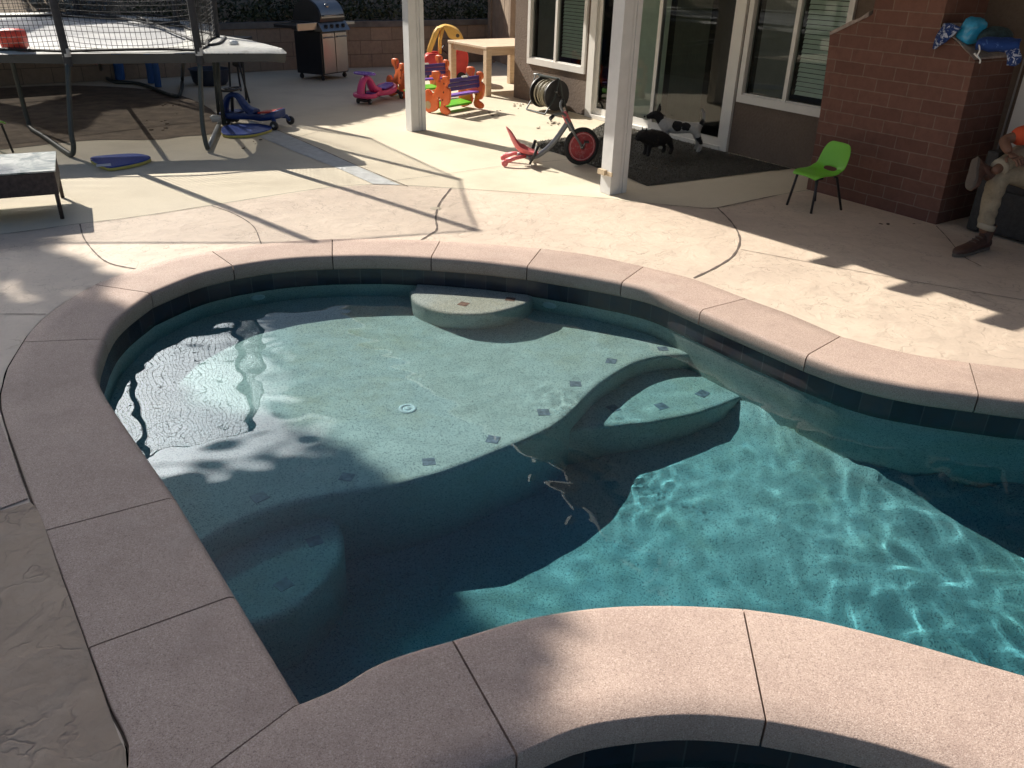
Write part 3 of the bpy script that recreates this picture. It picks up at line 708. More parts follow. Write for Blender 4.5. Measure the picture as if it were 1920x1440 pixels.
bm = bmesh.new(); hslope(bm, -1.56, 1.36, -1.90, 1.53, TC - .015, -.01, .045); hslope(bm, -2.90, 1.288, -2.57, 1.50, TC - .0, -.01, .02)
wobj('mortar_cap', bm, M_MORT, chim, smooth=True, sharp=40)
bm = bmesh.new()
for k in range(13):
    p = HP(-3.0 + .0, -.03 , .1 + k * .22); 
tube(bm, [HP(-2.975, -.012, 0), HP(-2.975, -.012, 2.9)], .008, 6); wobj('cable', bm, plain('grey_cable', (.3, .28, .27), .6), house)

# ---------------------------------------------------------------- patio cover: posts in view, roof above the frame
RZ = 2.5
def troof(s_sh):                                                       # shadow line of the roof edge, moved up to the roof
    a = -2.28 if s_sh > -1.6 else -2.28 + (-1.6 - s_sh) * .105
    return max(a, -2.28) if s_sh > -3.2 else min(-2.112 + (-3.2 - s_sh) * .01, -2.09)
SHs, SHt = SH.dot(HU), SH.dot(HV)
cover = thing('patio_cover', 'patio cover on two cream-white posts with grooved faces, between pool and house', 'patio cover', tuple(HP(-.9, -2.4)))
bm = bmesh.new()
edge = [(s, troof(s)) for s in (1.3, 0, -1.6, -2.4, -3.199, -3.21, -3.8, -4.4, -5.2, -6.5, -9.0)]
R = [(s - SHs * RZ, t - SHt * RZ) for s, t in edge]
roof = [HP(s, t) for s, t in R] + [HP(R[-1][0], -.02), HP(R[0][0], -.02)]
sl1, sl2, sl3, sl4 = (G(*p) - SH * RZ for p in ((1190, 369), (1272, 388), (1240, 378), (1196, 366)))
tmp = bmesh.new(); fill(tmp, [roof, [sl1, sl2, sl3, sl4]], RZ); r = bmesh.ops.extrude_face_region(tmp, geom=tmp.faces[:])
for v_ in [g for g in r['geom'] if isinstance(g, bmesh.types.BMVert)]: v_.co.z += .05
me = bpy.data.meshes.new('tmp'); tmp.to_mesh(me); tmp.free(); bm.from_mesh(me)
wobj('roof', bm, M_WHITE, cover)
bm = bmesh.new()
for k in range(9):
    sc_ = -3.20 - k * .634 - SHs * RZ
    te = -2.11 - SHt * RZ
    hbox(bm, sc_ - .05, sc_ , te - .16 - .035, te + .6, RZ - .14, RZ - .001)
wobj('rafter_tails', bm, M_WHITE, cover)
bm = bmesh.new(); hbox(bm, -8.8, 4.5, -2.62, -2.50, RZ - .22, RZ - .142); wobj('beam', bm, M_WHITE, cover)
def post(corner, h):
    """corner: ground point of the near bottom corner; grooved, two members side by side"""
    s, t = HST(corner); bm = bmesh.new()
    def b(s0, s1, t0, t1, z0=0, z1=h):
        vs = hbox(bm, s0, s1, t0, t1, z0, z1)
    b(s, s + .145, t, t + .10); b(s + .006, s + .14, t + .106, t + .115); b(s + .004, s + .145, t + .116, t + .135); b(s + .012, s + .14, t + .1352, t + .148); b(s + .002, s + .145, t + .149, t + .20)
    return wobj('post', bm, M_POST, cover)
pb = post(G(1143, 366), RZ - .23); pa = post(G(772, 247), RZ - .23)
s, t = HST(G(1143, 366)); bm = bmesh.new(); hbox(bm, s + .06, s + .155, t - .035, t - .001, .17, .215); hbox(bm, s - .02, s + .05, t - .012, t - .001, .17, .205); wobj('bracket', bm, plain('weathered_block', (.55, .44, .30), .8), pb)

# ---------------------------------------------------------------- turf by the door
def m_turf():
    t = NT('dark_turf', Roughness=.95); t.color(t.ramp(t.noise(30, 5, .7), [(.3, (.035, .032, .026)), (.7, (.10, .09, .07))])); t.bump(t.noise(120, 3, .7), 1, .02); return t.m
M_TURF = m_turf()
TP = [G(*p) for p in ((1213, 349), (1176, 333), (1130, 318), (1058, 292), (1012, 277), (1004, 266), (1060, 258), (1100, 250))] + [HP(2.1, -.05), HP(.0, -.05), HP(-.95, -.03)] + [G(1445, 320)]
bm = bmesh.new(); fill(bm, [TP], .002); tag(link('turf_bed', bm, M_TURF, None, keep=True), kind='structure')
bm = bmesh.new(); x0, x1, y0, y1 = min(p.x for p in TP), max(p.x for p in TP), min(p.y for p in TP), max(p.y for p in TP); n = 0
rg = random.Random(5)
while n < 16000:
    x, y = rg.uniform(x0, x1), rg.uniform(y0, y1)
    if not inside(x, y, TP): continue
    n += 1; a = rg.uniform(0, 6.28); h = rg.uniform(.006, .022); w_ = .0045; dx, dy = rg.uniform(-.02, .02), rg.uniform(-.02, .02)
    bm.faces.new((bm.verts.new((x - w_ * cos(a), y - w_ * sin(a), 0)), bm.verts.new((x + w_ * cos(a), y + w_ * sin(a), 0)), bm.verts.new((x + dx, y + dy, h))))
tag(link('turf_blades', bm, plain('turf_blade', (.10, .09, .07), .8, var=.4, scale=50), None, keep=True), 'short dark worn turf growing in front of the sliding door', 'grass', kind='stuff')

# ---------------------------------------------------------------- block wall, fence, hillside
M_BLOCK = m_brick('tan_block', .42, .235, .006, (.27, .21, .16), (.33, .255, .195), (.15, .115, .09), .7)
M_CAP = plain('block_cap', (.13, .125, .12), .9, var=.3, scale=6, bump=.6)
WLN = [G(*p) for p in ((960, 114), (920, 115), (850, 118.5), (745, 124), (640, 127.5), (540, 131), (450, 136), (300, 146), (100, 156), (-50, 164), (-400, 185), (-900, 210))]
WC = catmull(WLN, 5); WH = .70
bw = thing('block_retaining_wall', 'low tan block retaining wall with dark cap at the foot of the planted slope', 'retaining wall', tuple(WLN[4]))
def wallstrip(bm, L, z0, z1, off0, off1, uv=True):
    lay = bm.loops.layers.uv.verify(); s = 0; n = len(L); F, B = [], []
    for i, p in enumerate(L):
        t = (L[min(i + 1, n - 1)] - L[max(i - 1, 0)]).normalized(); nv = V(t.y, -t.x, 0)
        if nv.y < 0: nv = -nv
        F.append(p + nv * off0); B.append(p + nv * off1)
    for i in range(n - 1):
        d = (L[i + 1] - L[i]).length
        for q, uvs in ((((F[i], z0), (F[i + 1], z0), (F[i + 1], z1), (F[i], z1)), ((s, z0), (s + d, z0), (s + d, z1), (s, z1))), (((F[i], z1), (F[i + 1], z1), (B[i + 1], z1), (B[i], z1)), ((s, 0), (s + d, 0), (s + d, .2), (s, .2))), (((B[i], z0), (B[i + 1], z0), (B[i + 1], z1), (B[i], z1)), ((s, z0), (s + d, z0), (s + d, z1), (s, z1)))):
            f = bm.faces.new([bm.verts.new((p.x, p.y, z)) for p, z in q])
            for lp, u_ in zip(f.loops, uvs): lp[lay].uv = u_
        s += d
    bmesh.ops.remove_doubles(bm, verts=bm.verts[:], dist=.0005)
bm = bmesh.new(); wallstrip(bm, WC, 0, WH, 0, .2); wobj('block_face', bm, M_BLOCK, bw)
bm = bmesh.new(); wallstrip(bm, WC, WH + .001, WH + .10, -.03, .24); wobj('wall_cap', bm, M_CAP, bw)
# hillside
bm = bmesh.new(); rows = []
for i, p in enumerate(WC):
    row = []
    for k in range(9):
        d = (.1, .5, 1, 1.7, 2.6, 4, 6, 9, 14)[k]; t = (WC[min(i + 1, len(WC) - 1)] - WC[max(i - 1, 0)]).normalized(); nv = V(t.y, -t.x, 0)
        if nv.y < 0: nv = -nv
        q = p + nv * d; row.append(bm.verts.new((q.x, q.y, WH - .02 + d * .42 + .12 * mnoise.noise(q * .9))))
    rows.append(row)
for a, b in zip(rows, rows[1:]):
    for k in range(8): bm.faces.new((a[k], a[k + 1], b[k + 1], b[k]))
M_SOIL = plain('hill_soil', (.34, .27, .20), .95, var=.35, scale=3, bump=1, bscale=14)
tag(link('hillside', bm, M_SOIL, None, smooth=True), kind='structure')
def leafmat(name, c1, c2, rough=.6):
    t = NT(name, Roughness=rough); oi = t.noise(3.5, 4, .7); t.color(t.ramp(oi, [(.3, c1), (.7, c2)])); return t.m
M_IVY = leafmat('ivy_leaf', (.018, .028, .014), (.05, .07, .03)); M_LEAF = leafmat('tree_leaf', (.035, .055, .02), (.08, .11, .04)); M_BARK = plain('bark', (.13, .095, .07), .95, var=.4, scale=10, bump=1, bscale=20)
M_PALE = leafmat('pale_leaf', (.12, .14, .15), (.26, .28, .28))
def leaves(bm, pts, size, rnd, up=.3):
    for p in pts:
        n_ = V(rnd.gauss(0, 1), rnd.gauss(0, 1), rnd.gauss(up, .8)).normalized(); a = n_.orthogonal().normalized(); b = n_.cross(a); th = rnd.uniform(0, 6.28)
        a, b = a * cos(th) + b * sin(th), b * cos(th) - a * sin(th); s = size * rnd.uniform(.6, 1.3)
        q = [p - a * s, p - b * s * .42 + a * s * .1, p + a * s, p + b * s * .42 + a * s * .1]
        f = bm.faces.new([bm.verts.new(x) for x in q])
rg = random.Random(11); P = []
for k in range(15000):
    i = rg.random() * (len(WC) - 8); a = WC[int(i)].lerp(WC[int(i) + 1], i % 1); d = .22 + rg.random() ** 1.5 * 3.6
    q = a + V(.35, .93, 0) * d; 
    if q.x < -6.4: continue
    P.append(V(q.x, q.y, WH - .02 + d * .42 + .12 * mnoise.noise(q * .9) + rg.uniform(-.02, .16)))
bm = bmesh.new(); leaves(bm, P, .05, rg, .8); tag(link('ground_cover', bm, M_IVY, None, keep=True), 'dark green ivy ground cover blanketing the slope behind the block wall', 'ground cover', kind='stuff')
# tan board fence that turns a corner beside the house
fence = thing('board_fence', 'tan vertical board fence turning a corner behind the wooden table, half in shadow', 'fence', tuple(G(957, 131)))
M_FENCE = plain('tan_board', (.34, .255, .185), .85, var=.2, scale=5, bump=.4, bscale=30)
Cn = G(957, 131); L_ = G(921, 116.5); R_ = Cn + (G(1010, 129) - Cn)
def boards(a, b, z1, bw_=.145):
    bm = bmesh.new(); L = (b - a).length; u_ = (b - a).normalized(); n = int(L / bw_); ang = atan2(u_.y, u_.x)
    for k in range(n):
        c = a + u_ * (bw_ * (k + .5)); box(bm, (c.x, c.y, z1 / 2 + .03), (bw_ - .008, .02 + .006 * (k % 2), z1 - .06 + .01 * sin(k * 3.1)), Matrix.Rotation(ang, 3, 'Z'), .003, 1)
    return bm
wobj('fence_panel', boards(L_, Cn, 1.9), M_FENCE, fence); wobj('fence_panel', boards(Cn, R_, 1.9), M_FENCE, fence)
bm = bmesh.new(); box(bm, (Cn.x, Cn.y, 1.0), (.09, .09, 2.0), Matrix.Rotation(.5, 3, 'Z'), .005, 1); wobj('fence_post', bm, M_FENCE, fence)
bm = bmesh.new(); box(bm, (L_.x, L_.y, 1.05), (.12, .12, 2.1), Matrix.Rotation(.5, 3, 'Z'), .005, 1); wobj('fence_post', bm, M_FENCE, fence)
# leafy screen out of frame, added and shaped to shade the grill
SB = [(-150, 200), (-60, 215), (67, 238), (140, 258), (178, 240), (205, 211), (290, 205), (330, 193), (400, 184), (440, 187), (490, 215), (545, 240), (655, 240), (712, 226), (770, 212), (790, 196), (770, 181), (738, 174), (736, 158), (850, 150), (935, 145), (1000, 143)]
HZT = 4.3
front = [G(*p) - SH * HZT for p in SB]
def shade_hedge_pt(f_, z, d): 
    i = f_ * (len(front) - 1); j = min(int(i), len(front) - 2); q = front[j].lerp(front[j + 1], i - j); return q
hedge = thing('hedge', 'tall dark hedge growing on the slope above the retaining wall', 'hedge', tuple(V(-7, 17, 1.2)))
bm = bmesh.new()
core = [p + V(-.10, .12, 0) for p in front]; backl = [V(4, 24, 0), V(-8, 22, 0), front[6] + V(-.3, 2.2, 0), front[3] + V(-.6, 1.0, 0), front[2] + V(-.6, .9, 0), front[0] + V(-.6, .8, 0)]
loop = core + backl
fill(bm, [loop], HZT - .05); r = bmesh.ops.extrude_face_region(bm, geom=bm.faces[:])
for v_ in [g for g in r['geom'] if isinstance(g, bmesh.types.BMVert)]: v_.co.z = 3.3
wobj('shade_core', bm, leafmat('shade_core_leaf', (.012, .018, .01), (.03, .04, .02)), hedge)  # solid core added to make the cast shade opaque
P = []
for k in range(9000):
    f_ = rg.random(); q = shade_hedge_pt(f_, 0, 0); z = rg.uniform(3.2, HZT + .05); P.append(V(q.x + rg.uniform(-.3, -.07), q.y + rg.uniform(.07, .35), z - .03))
for k in range(5000):
    f_ = rg.random(); q = shade_hedge_pt(f_, 0, 0); d = rg.random() * (2 if f_ > .35 else .7); P.append(V(q.x - .1 - d * .8, q.y + .1 + d * .9, HZT + rg.uniform(-.08, .0)))
bm = bmesh.new(); leaves(bm, P, .06, rg, .3); wobj('foliage', bm, M_IVY, hedge, keep=True)
bm = bmesh.new()
for q in (V(-13, 17.5, 0), V(-8, 18.2, 0), V(-3.5, 20.5, 0)):
    bm = bmesh.new(); tube(bm, [q + V(0, 0, .8), q + V(.1, 0, 2), q + V(0, .1, 3.5)], [.16, .12, .1], 8)
    wobj('trunk', bm, M_BARK, hedge)
# pale sunlit shrub and bare bank seen through the net, far left
sb = thing('pale_shrub', 'pale blue-green shrub in the sun behind the trampoline net', 'shrub', tuple(V(ray(128, 6).x, ray(128, 6).y, 0) * (16.2 / hypot(ray(128, 6).x, ray(128, 6).y)) + V(0, 0, 1.05))); P = []
for k in range(2600):
    d = V(rg.gauss(0, 1), rg.gauss(0, 1), rg.gauss(0, 1)).normalized() * rg.uniform(.6, 1); P.append(V(d.x * .8, d.y * .6, .25 + d.z * .45))
bm = bmesh.new(); leaves(bm, P, .05, rg, .2); link('foliage', bm, M_PALE, sb, keep=True)
bm = bmesh.new(); tube(bm, [V(0, 0, -.3), V(.03, 0, .2)], [.05, .03], 6); link('stem', bm, M_BARK, sb)
# shade tree beyond the left edge of the frame
tree = thing('shade_tree', 'leafy tree left of the pool, beyond the frame, shading the near coping', 'tree', (-11.6, 9.8, 0))
bm = bmesh.new(); tube(bm, [V(0, 0, 0), V(.1, .05, 2), V(-.1, .1, 4.2), V(0, 0, 6.5), V(.1, .1, 8.6)], [.26, .2, .16, .11, .04], 10)
cen = []
TZ = 8.2
# crown clumps placed so that the crown's shade lies over the near-left coping
def shade_at(px, py, z=None, d=0.0): q = GW(px, py, d) if d > 0 else G(px, py); return q
CL = [(60, 900, 1.15), (-250, 900, 1.3), (120, 1250, .95), (-200, 1250, 1.2), (330, 1250, .62), (300, 1050, .65), (470, 1360, .42), (640, 1400, .36), (800, 1330, .24), (740, 1430, .25), (60, 700, .8), (-80, 610, .72), (-350, 560, .95), (100, 640, .50), (180, 760, .6), (300, 880, .68), (420, 980, .55), (560, 1060, .50), (430, 860, .42), (560, 900, .42), (660, 1010, .42), (760, 1060, .34), (560, 1200, .5), (660, 1180, .42), (-120, 480, .45), (80, 500, .26), (145, 520, .2), (20, 450, .33), (820, 1120, .30), (780, 1080, .3), (620, 880, .22), (640, 900, .25), (600, 850, .18), (690, 960, .3), (270, 690, .30), (345, 672, .30), (420, 690, .30), (490, 735, .28), (560, 795, .24), (290, 765, .32), (385, 765, .32), (475, 800, .30), (555, 860, .26), (720, 1040, .3)]
for x, y, r_ in CL:
    base = G(x, y); z = TZ + rg.uniform(-1.4, 1.4); c = base - SH * z + V(0, 0, z); cen.append((c, r_))
for c, r_ in cen[::2]:
    l = c - V(-11.6, 9.8, 0); tube(bm, [V(0, 0, 5.2), V(l.x * .5, l.y * .5, 5.2 + (l.z - 5.2) * .6), l], [.07, .04, .015], 5)
link('trunk', bm, M_BARK, tree, smooth=True)
P = []
for c, r_ in cen:
    for k in range(int(900 * r_ ** 1.7) + 60):
        d = V(rg.gauss(0, 1), rg.gauss(0, 1), rg.gauss(0, 1)).normalized() * (rg.random() ** .33) * r_; P.append(c - V(-11.6, 9.8, 0) + d)
bm = bmesh.new(); leaves(bm, P, .12, rg, .1); link('crown', bm, M_LEAF, tree, keep=True)
# ---------------------------------------------------------------- trampoline
def curve_pts(pts, n=6): return catmull([Vector(p) for p in pts], n)
TR = V(-5.6, 10.8, 0)
M_TUBE = plain('dark_green_steel', (.035, .045, .045), .45, var=.2); M_FOAM = plain('black_foam_sleeve', (.03, .032, .038), .75, var=.25, scale=20, bump=.5, bscale=40)
M_PAD = plain('grey_pad', (.50, .50, .47), .55, var=.15, scale=4, bump=.6, bscale=9, dirt=(.26, .24, .20))
M_PADS = plain('dark_pad_side', (.05, .055, .06), .6); M_NET = plain('black_net_string', (.012, .012, .014), .8); M_GREYP = plain('grey_pipe', (.30, .32, .33), .4)
def m_mat():
    m = bpy.data.materials.new('jump_mat'); m.use_nodes = True; t = m.node_tree; b = t.nodes['Principled BSDF']; o = t.nodes['Material Output']
    tcx = t.nodes.new('ShaderNodeTexCoord'); n_ = t.nodes.new('ShaderNodeTexNoise'); n_.inputs['Scale'].default_value = 1.4; n_.inputs['Detail'].default_value = 5; t.links.new(tcx.outputs['Object'], n_.inputs['Vector'])
    r_ = t.nodes.new('ShaderNodeValToRGB'); r_.color_ramp.elements[0].position = .35; r_.color_ramp.elements[0].color = (.50, .51, .53, 1); r_.color_ramp.elements[1].position = .65; r_.color_ramp.elements[1].color = (.72, .72, .72, 1)
    t.links.new(n_.outputs[0], r_.inputs[0]); t.links.new(r_.outputs[0], b.inputs['Base Color']); b.inputs['Roughness'].default_value = .45
    tr = t.nodes.new('ShaderNodeBsdfTransparent'); mx = t.nodes.new('ShaderNodeMixShader'); mx.inputs[0].default_value = .80
    t.links.new(tr.outputs[0], mx.inputs[1]); t.links.new(b.outputs[0], mx.inputs[2]); t.links.new(mx.outputs[0], o.inputs[0]); return m
tramp = thing('trampoline', 'large trampoline with grey pad, black poles and black safety net over the pale concrete', 'trampoline', tuple(TR))
outer = [V(*p, 0) for p in ((-7.4, 7.75), (-6.2, 7.9), (-5.0, 8.33), (-4.45, 8.55), (-3.29, 8.88), (-2.62, 9.07), (-2.46, 9.16), (-2.50, 9.32), (-3.05, 10.1), (-3.66, 10.72), (-4.25, 12.25), (-5.5, 13.35), (-7.2, 13.8), (-8.9, 12.5), (-9.2, 9.8))]
inner = [V(*p, 0) for p in ((-7.2, 8.5), (-6.2, 8.6), (-5.1, 8.96), (-4.6, 9.10), (-3.85, 9.30), (-3.76, 9.38), (-3.74, 9.5), (-3.76, 9.7), (-3.86, 10.1), (-4.1, 10.8), (-4.6, 12.0), (-5.7, 13.0), (-7.1, 13.4), (-8.5, 12.2), (-8.8, 9.9))]
bm = bmesh.new(); zt = .975
def zp(k, p): return zt + .006 * sin(p.x * 9 + p.y * 7)
A = [bm.verts.new((p.x, p.y, zp(0, p) - .02)) for p in outer]; A2 = [bm.verts.new(((p + (TR - p).normalized() * .06).x, (p + (TR - p).normalized() * .06).y, zt + .012)) for p in outer]; B = [bm.verts.new((p.x, p.y, zt - .004)) for p in inner]; n = len(A)
for i in range(n):
    j = (i + 1) % n; bm.faces.new((A[i], A[j], A2[j], A2[i])); bm.faces.new((A2[i], A2[j], B[j], B[i]))
pad = wobj('spring_pad', bm, M_PAD, tramp, smooth=True, sharp=35, keep=False)
bm = bmesh.new(); A = [bm.verts.new((p.x, p.y, zt - .022)) for p in outer]; B = [bm.verts.new(((p + (TR - p).normalized() * .03).x, (p + (TR - p).normalized() * .03).y, zt - .105 - .012 * sin(i * 2.3))) for i, p in enumerate(outer)]
for i in range(n): j = (i + 1) % n; bm.faces.new((A[i], A[j], B[j], B[i]))
wobj('pad_skirt', bm, M_PADS, tramp, smooth=True)
bm = bmesh.new(); fill(bm, [offset_loop(inner, .07)], zt - .03); wobj('jump_mat', bm, m_mat(), tramp, keep=True)
bm = bmesh.new(); q = [p + (TR - p).normalized() * .07 for p in outer]; tube(bm, [V(p.x, p.y, zt - .07) for p in q + [q[0]]], .022, 6); wobj('rim', bm, M_TUBE, tramp, smooth=True)
FEET = [G(135, 298), G(388, 285), V(-3.6, 10.25, 0), V(-4.95, 12.2, 0), V(-6.75, 13.55, 0), V(-8.6, 11.2, 0), V(-6.9, 8.1, 0)]
TOPS = [V(-4.49, 8.42, 3.12), V(-3.32, 8.84, 3.12), V(-3.58, 10.5, 3.12), V(-4.75, 12.35, 3.12), V(-6.7, 13.4, 3.12), V(-8.6, 11.3, 3.12), V(-6.8, 8.2, 3.12)]
MIDS = [G(124, 100, .97), G(373, 98, .97), V(-3.62, 10.45, .97), V(-4.75, 12.2, .97), V(-6.7, 13.4, .97), V(-8.6, 11.3, .97), V(-6.8, 8.1, .97)]
for i in range(7):
    bm = bmesh.new(); tube(bm, [MIDS[i] + V(0, 0, -.12), MIDS[i].lerp(TOPS[i], .5) + V(.01, 0, 0), TOPS[i]], .038, 10); p = wobj('net_pole', bm, M_FOAM, tramp, smooth=True, sharp=60)
    if i < 2: bm = bmesh.new(); tube(bm, [MIDS[i] + V(0, 0, -.03), MIDS[i] + V(0, 0, .045)], .041, 10); wobj('tape', bm, plain('silver_tape', (.45, .46, .46), .4), p)
for pts in ([MIDS[0] + V(0, 0, -.05), FEET[0] + V(.035, .04, .30), FEET[0] + V(.03, .03, .13), FEET[0] + V(-.02, .06, .035), FEET[0] + V(-.17, .22, .025), V(-5.25, 9.2, .025), V(-5.6, 9.6, .03), V(-5.68, 9.7, .14), V(-5.7, 9.7, .9)],
            [MIDS[1] + V(0, 0, -.05), FEET[1] + V(-.01, .03, .35), FEET[1] + V(0, .0, .12), FEET[1] + V(.01, .01, .03)],
            [G(345, 105, .9), G(345, 162) + V(0, 0, .15), G(340, 176) + V(0, 0, .03), G(325, 183) + V(0, 0, .025), G(262, 160) + V(0, 0, .025), G(210, 156) + V(0, 0, .03), G(193, 146) + V(0, 0, .12), G(186, 108, .9)],
            [V(-8.6, 11.2, .9), V(-8.6, 11.2, .12), V(-8.5, 11, .03), V(-7.2, 8.9, .03), V(-6.95, 8.5, .12), V(-6.9, 8.4, .9)]):
    bm = bmesh.new(); tube(bm, curve_pts(pts, 5), .026, 8); wobj('leg', bm, M_TUBE, tramp, smooth=True)
bm = bmesh.new(); a, b = FEET[1] + V(.01, .01, .03), G(412, 236) + V(0, 0, .03); tube(bm, [a, b], .025, 8); gp = wobj('base_tube', bm, M_GREYP, tramp, smooth=True)
bm = bmesh.new(); e = G(408, 238); tube(bm, [e + V(-.06, -.02, .09), e + V(-.035, -.01, .10), e + V(.05, .02, .10)], [.035, .045, .038], 12); wobj('end_cap', bm, plain('pale_cap', (.45, .47, .48), .4), gp, smooth=True)
bm = bmesh.new(); tube(bm, [V(-3.6, 10.4, .9), G(414, 175) * 0 + V(-3.6, 10.25, .5), V(-3.58, 10.2, .02)], .026, 8); tube(bm, [V(-3.7, 10.5, .9), V(-3.72, 10.45, .02)], .024, 8); wobj('leg', bm, M_TUBE, tramp, smooth=True)
# net: every string is there
def string(bm, a, b, sag, n=5, r=.0021, wob=0.0, ph=0.0, nd=None):
    prev = None; t = (b - a).normalized(); s = t.orthogonal().normalized(); u_ = t.cross(s)
    for k in range(n + 1):
        f_ = k / n; p = a.lerp(b, f_) + V(0, 0, -sag * 4 * f_ * (1 - f_))
        if nd: p += nd * wob * sin(f_ * 5 + ph) * sin(pi * f_)
        q = [bm.verts.new(p + (s * cos(x) + u_ * sin(x)) * r) for x in (0, 2.094, 4.189)]
        if prev:
            for i in range(3): bm.faces.new((prev[i], prev[(i + 1) % 3], q[(i + 1) % 3], q[i]))
        prev = q
for i in range(7):
    j = (i + 1) % 7; a0, a1, b0, b1 = MIDS[i] + V(0, 0, .02), TOPS[i], MIDS[j] + V(0, 0, .02), TOPS[j]; W_ = (b0 - a0).length; bm = bmesh.new(); nd = (b0 - a0).cross(V(0, 0, 1)).normalized()
    st_ = .046 if i in (0, 1, 6) else .075
    nv = int(W_ / st_); nh = int(2.1 / st_)
    for k in range(1, nv): f_ = k / nv; string(bm, a0.lerp(b0, f_) + nd * .02 * sin(k * .4), a1.lerp(b1, f_), 0, 6, .0028, .03, k * .15, nd)
    for k in range(nh + 1): f_ = k / nh; string(bm, a0.lerp(a1, f_), b0.lerp(b1, f_), .02 + .03 * (1 - f_) * sin(k * .7) ** 2, 8, .0028, .02, k * .2, nd)
    string(bm, a1, b1, .015, 6, .014); string(bm, a0 + V(0, 0, -.0), b0, -.015 if i in (0, 6) else .0, 10, .016, .05, i, nd)
    wobj('net_panel', bm, M_NET, tramp, keep=True)
bm = bmesh.new()
for L in ([(188, 24), (240, 36), (290, 46), (330, 62), (372, 78), (395, 84)], [(232, 20), (262, 32), (292, 46), (318, 42), (326, 36)], [(100, 24), (190, 21), (260, 25), (330, 34), (400, 47)], [(395, 84), (412, 80), (422, 70)]):
    tube(bm, curve_pts([G(x, y, .99) for x, y in L], 4), .022, 6, flat=(1, .6))
wobj('loose_strap', bm, M_FOAM, tramp, smooth=True)
rb = plain('red_vinyl', (.75, .07, .04), .35, var=.1)
fb = G(20, 91, 1.0); bm = bmesh.new(); box(bm, (0, 0, .10), (.22, .2, .19), Matrix.Rotation(.1, 3, 'Z'), .06, 3); tag(link('toy_block', bm, rb, None, smooth=True, loc=V(fb.x - .02, fb.y + .12, .975)), 'soft rounded red block lying on the trampoline by its front edge', 'toy block')
bm = bmesh.new(); rq = random.Random(2)
bmesh.ops.create_icosphere(bm, subdivisions=2, radius=.05)
for v_ in bm.verts: v_.co = V(v_.co.x * 1.3, v_.co.y, max(0, v_.co.z * .9)) * rq.uniform(.7, 1.15)
tag(link('crumpled_tissue', bm, M_WPLAS, None, loc=G(438, 83, .985)), 'crumpled white tissue on the grey trampoline pad corner', 'tissue')

# ---------------------------------------------------------------- blue foam tubes, stool and tub behind the trampoline
M_BLUE = plain('blue_foam', (.015, .09, .30), .6, var=.15)
for k, (x, y, h) in enumerate(((226, 150, .42), (284, 157, .44), (297, 164, .46))):
    bm = bmesh.new(); tube(bm, [V(0, 0, .01), V(.01, 0, h * .5), V(.0, 0, h)], .075 if k == 0 else .05, 14); bmesh.ops.bevel(bm, geom=[e for e in bm.edges if len(e.link_faces) == 2 and e.calc_face_angle(0) > 1], offset=.008, segments=2, affect='EDGES')
    tag(link('foam_tube', bm, M_BLUE, None, smooth=True, sharp=50, loc=G(x, y)), ('wide dark blue foam tube upright under the trampoline, leftmost of three', 'blue foam tube under the trampoline, middle of three', 'blue foam tube under the trampoline nearest its rear leg')[k], 'foam tube', 'blue foam tubes under the trampoline')
st = thing('step_stool', 'black thin-legged folding step stool behind the blue ride-on car', 'step stool', tuple(G(452, 185))); o0 = G(452, 185)
M_BLK = plain('black_plastic', (.02, .02, .022), .5)
for (a, b) in (((450, 112, .8), (468, 195, 0)), ((437, 115, .8), (432, 168, 0)), ((446, 112, .8), (452, 172, 0)), ((461, 112, .8), (462, 190, 0))):
    bm = bmesh.new(); p, q = G(b[0], b[1]), G(b[0], b[1]); p = o0 + V((a[0] - 452) * .0075, .05 * (a[0] % 3), .8); tube(bm, [p, q + V(0, 0, .015)], .014, 6); wobj('leg', bm, M_BLK, st, smooth=True)
bm = bmesh.new(); box(bm, (o0.x, o0.y + .05, .80), (.42, .3, .05), None, .015); wobj('seat', bm, M_BLK, st); bm = bmesh.new(); box(bm, (o0.x + .03, o0.y + .03, .55), (.16, .12, .26), Matrix.Rotation(.2, 3, 'Y'), .05, 3); wobj('hanging_bag', bm, M_BLK, st, smooth=True)
bm = bmesh.new(); lathe(bm, [(0, 0), (.23, 0), (.27, .05), (.30, .22), (.32, .235), (.30, .24), (.27, .2), (.24, .04), (0, .03)], 28)
tag(link('plastic_tub', bm, plain('navy_plastic', (.02, .03, .055), .5), None, smooth=True, sharp=40, loc=G(396, 158)), 'dark navy plastic tub on the ground by the block wall', 'tub')

# ---------------------------------------------------------------- grill
M_STEEL = plain('stainless_steel', (.27, .27, .275), .32, 1.0, var=.08, scale=3, bump=.05, bscale=4); M_GBLK = plain('black_enamel', (.012, .013, .018), .3, var=.2)
gp0 = G(607, 152); ga = atan2((G(651, 145) - gp0).y, (G(651, 145) - gp0).x)
grill = thing('gas_grill', 'black and stainless steel gas grill on casters in front of the block wall', 'grill', tuple(gp0), ga)
def P_(name, bm, m, parent, **k): return link(name, bm, m, parent, **k)
gw, gd = .66, .56
bm = bmesh.new(); box(bm, (gw / 2, gd / 2, .42), (gw, gd, .66), None, .008); P_('cabinet', bm, M_GBLK, grill)
for k in (0, 1):
    bm = bmesh.new(); box(bm, (gw * (.27 + .48 * k), -.012, .42), (gw * .455, .02, .62), None, .006); d = P_('door', bm, M_STEEL, grill)
    bm = bmesh.new(); c = gw * (.27 + .48 * k); tube(bm, [V(c - .13, -.024, .66), V(c - .125, -.05, .665), V(c + .125, -.05, .665), V(c + .13, -.024, .66)], .008, 6); P_('handle', bm, M_STEEL, d)
bm = bmesh.new(); vs = [(-.02, -.08, .76), (-.02, .02, .90), (-.02, .1, .90), (-.02, .1, .76)]
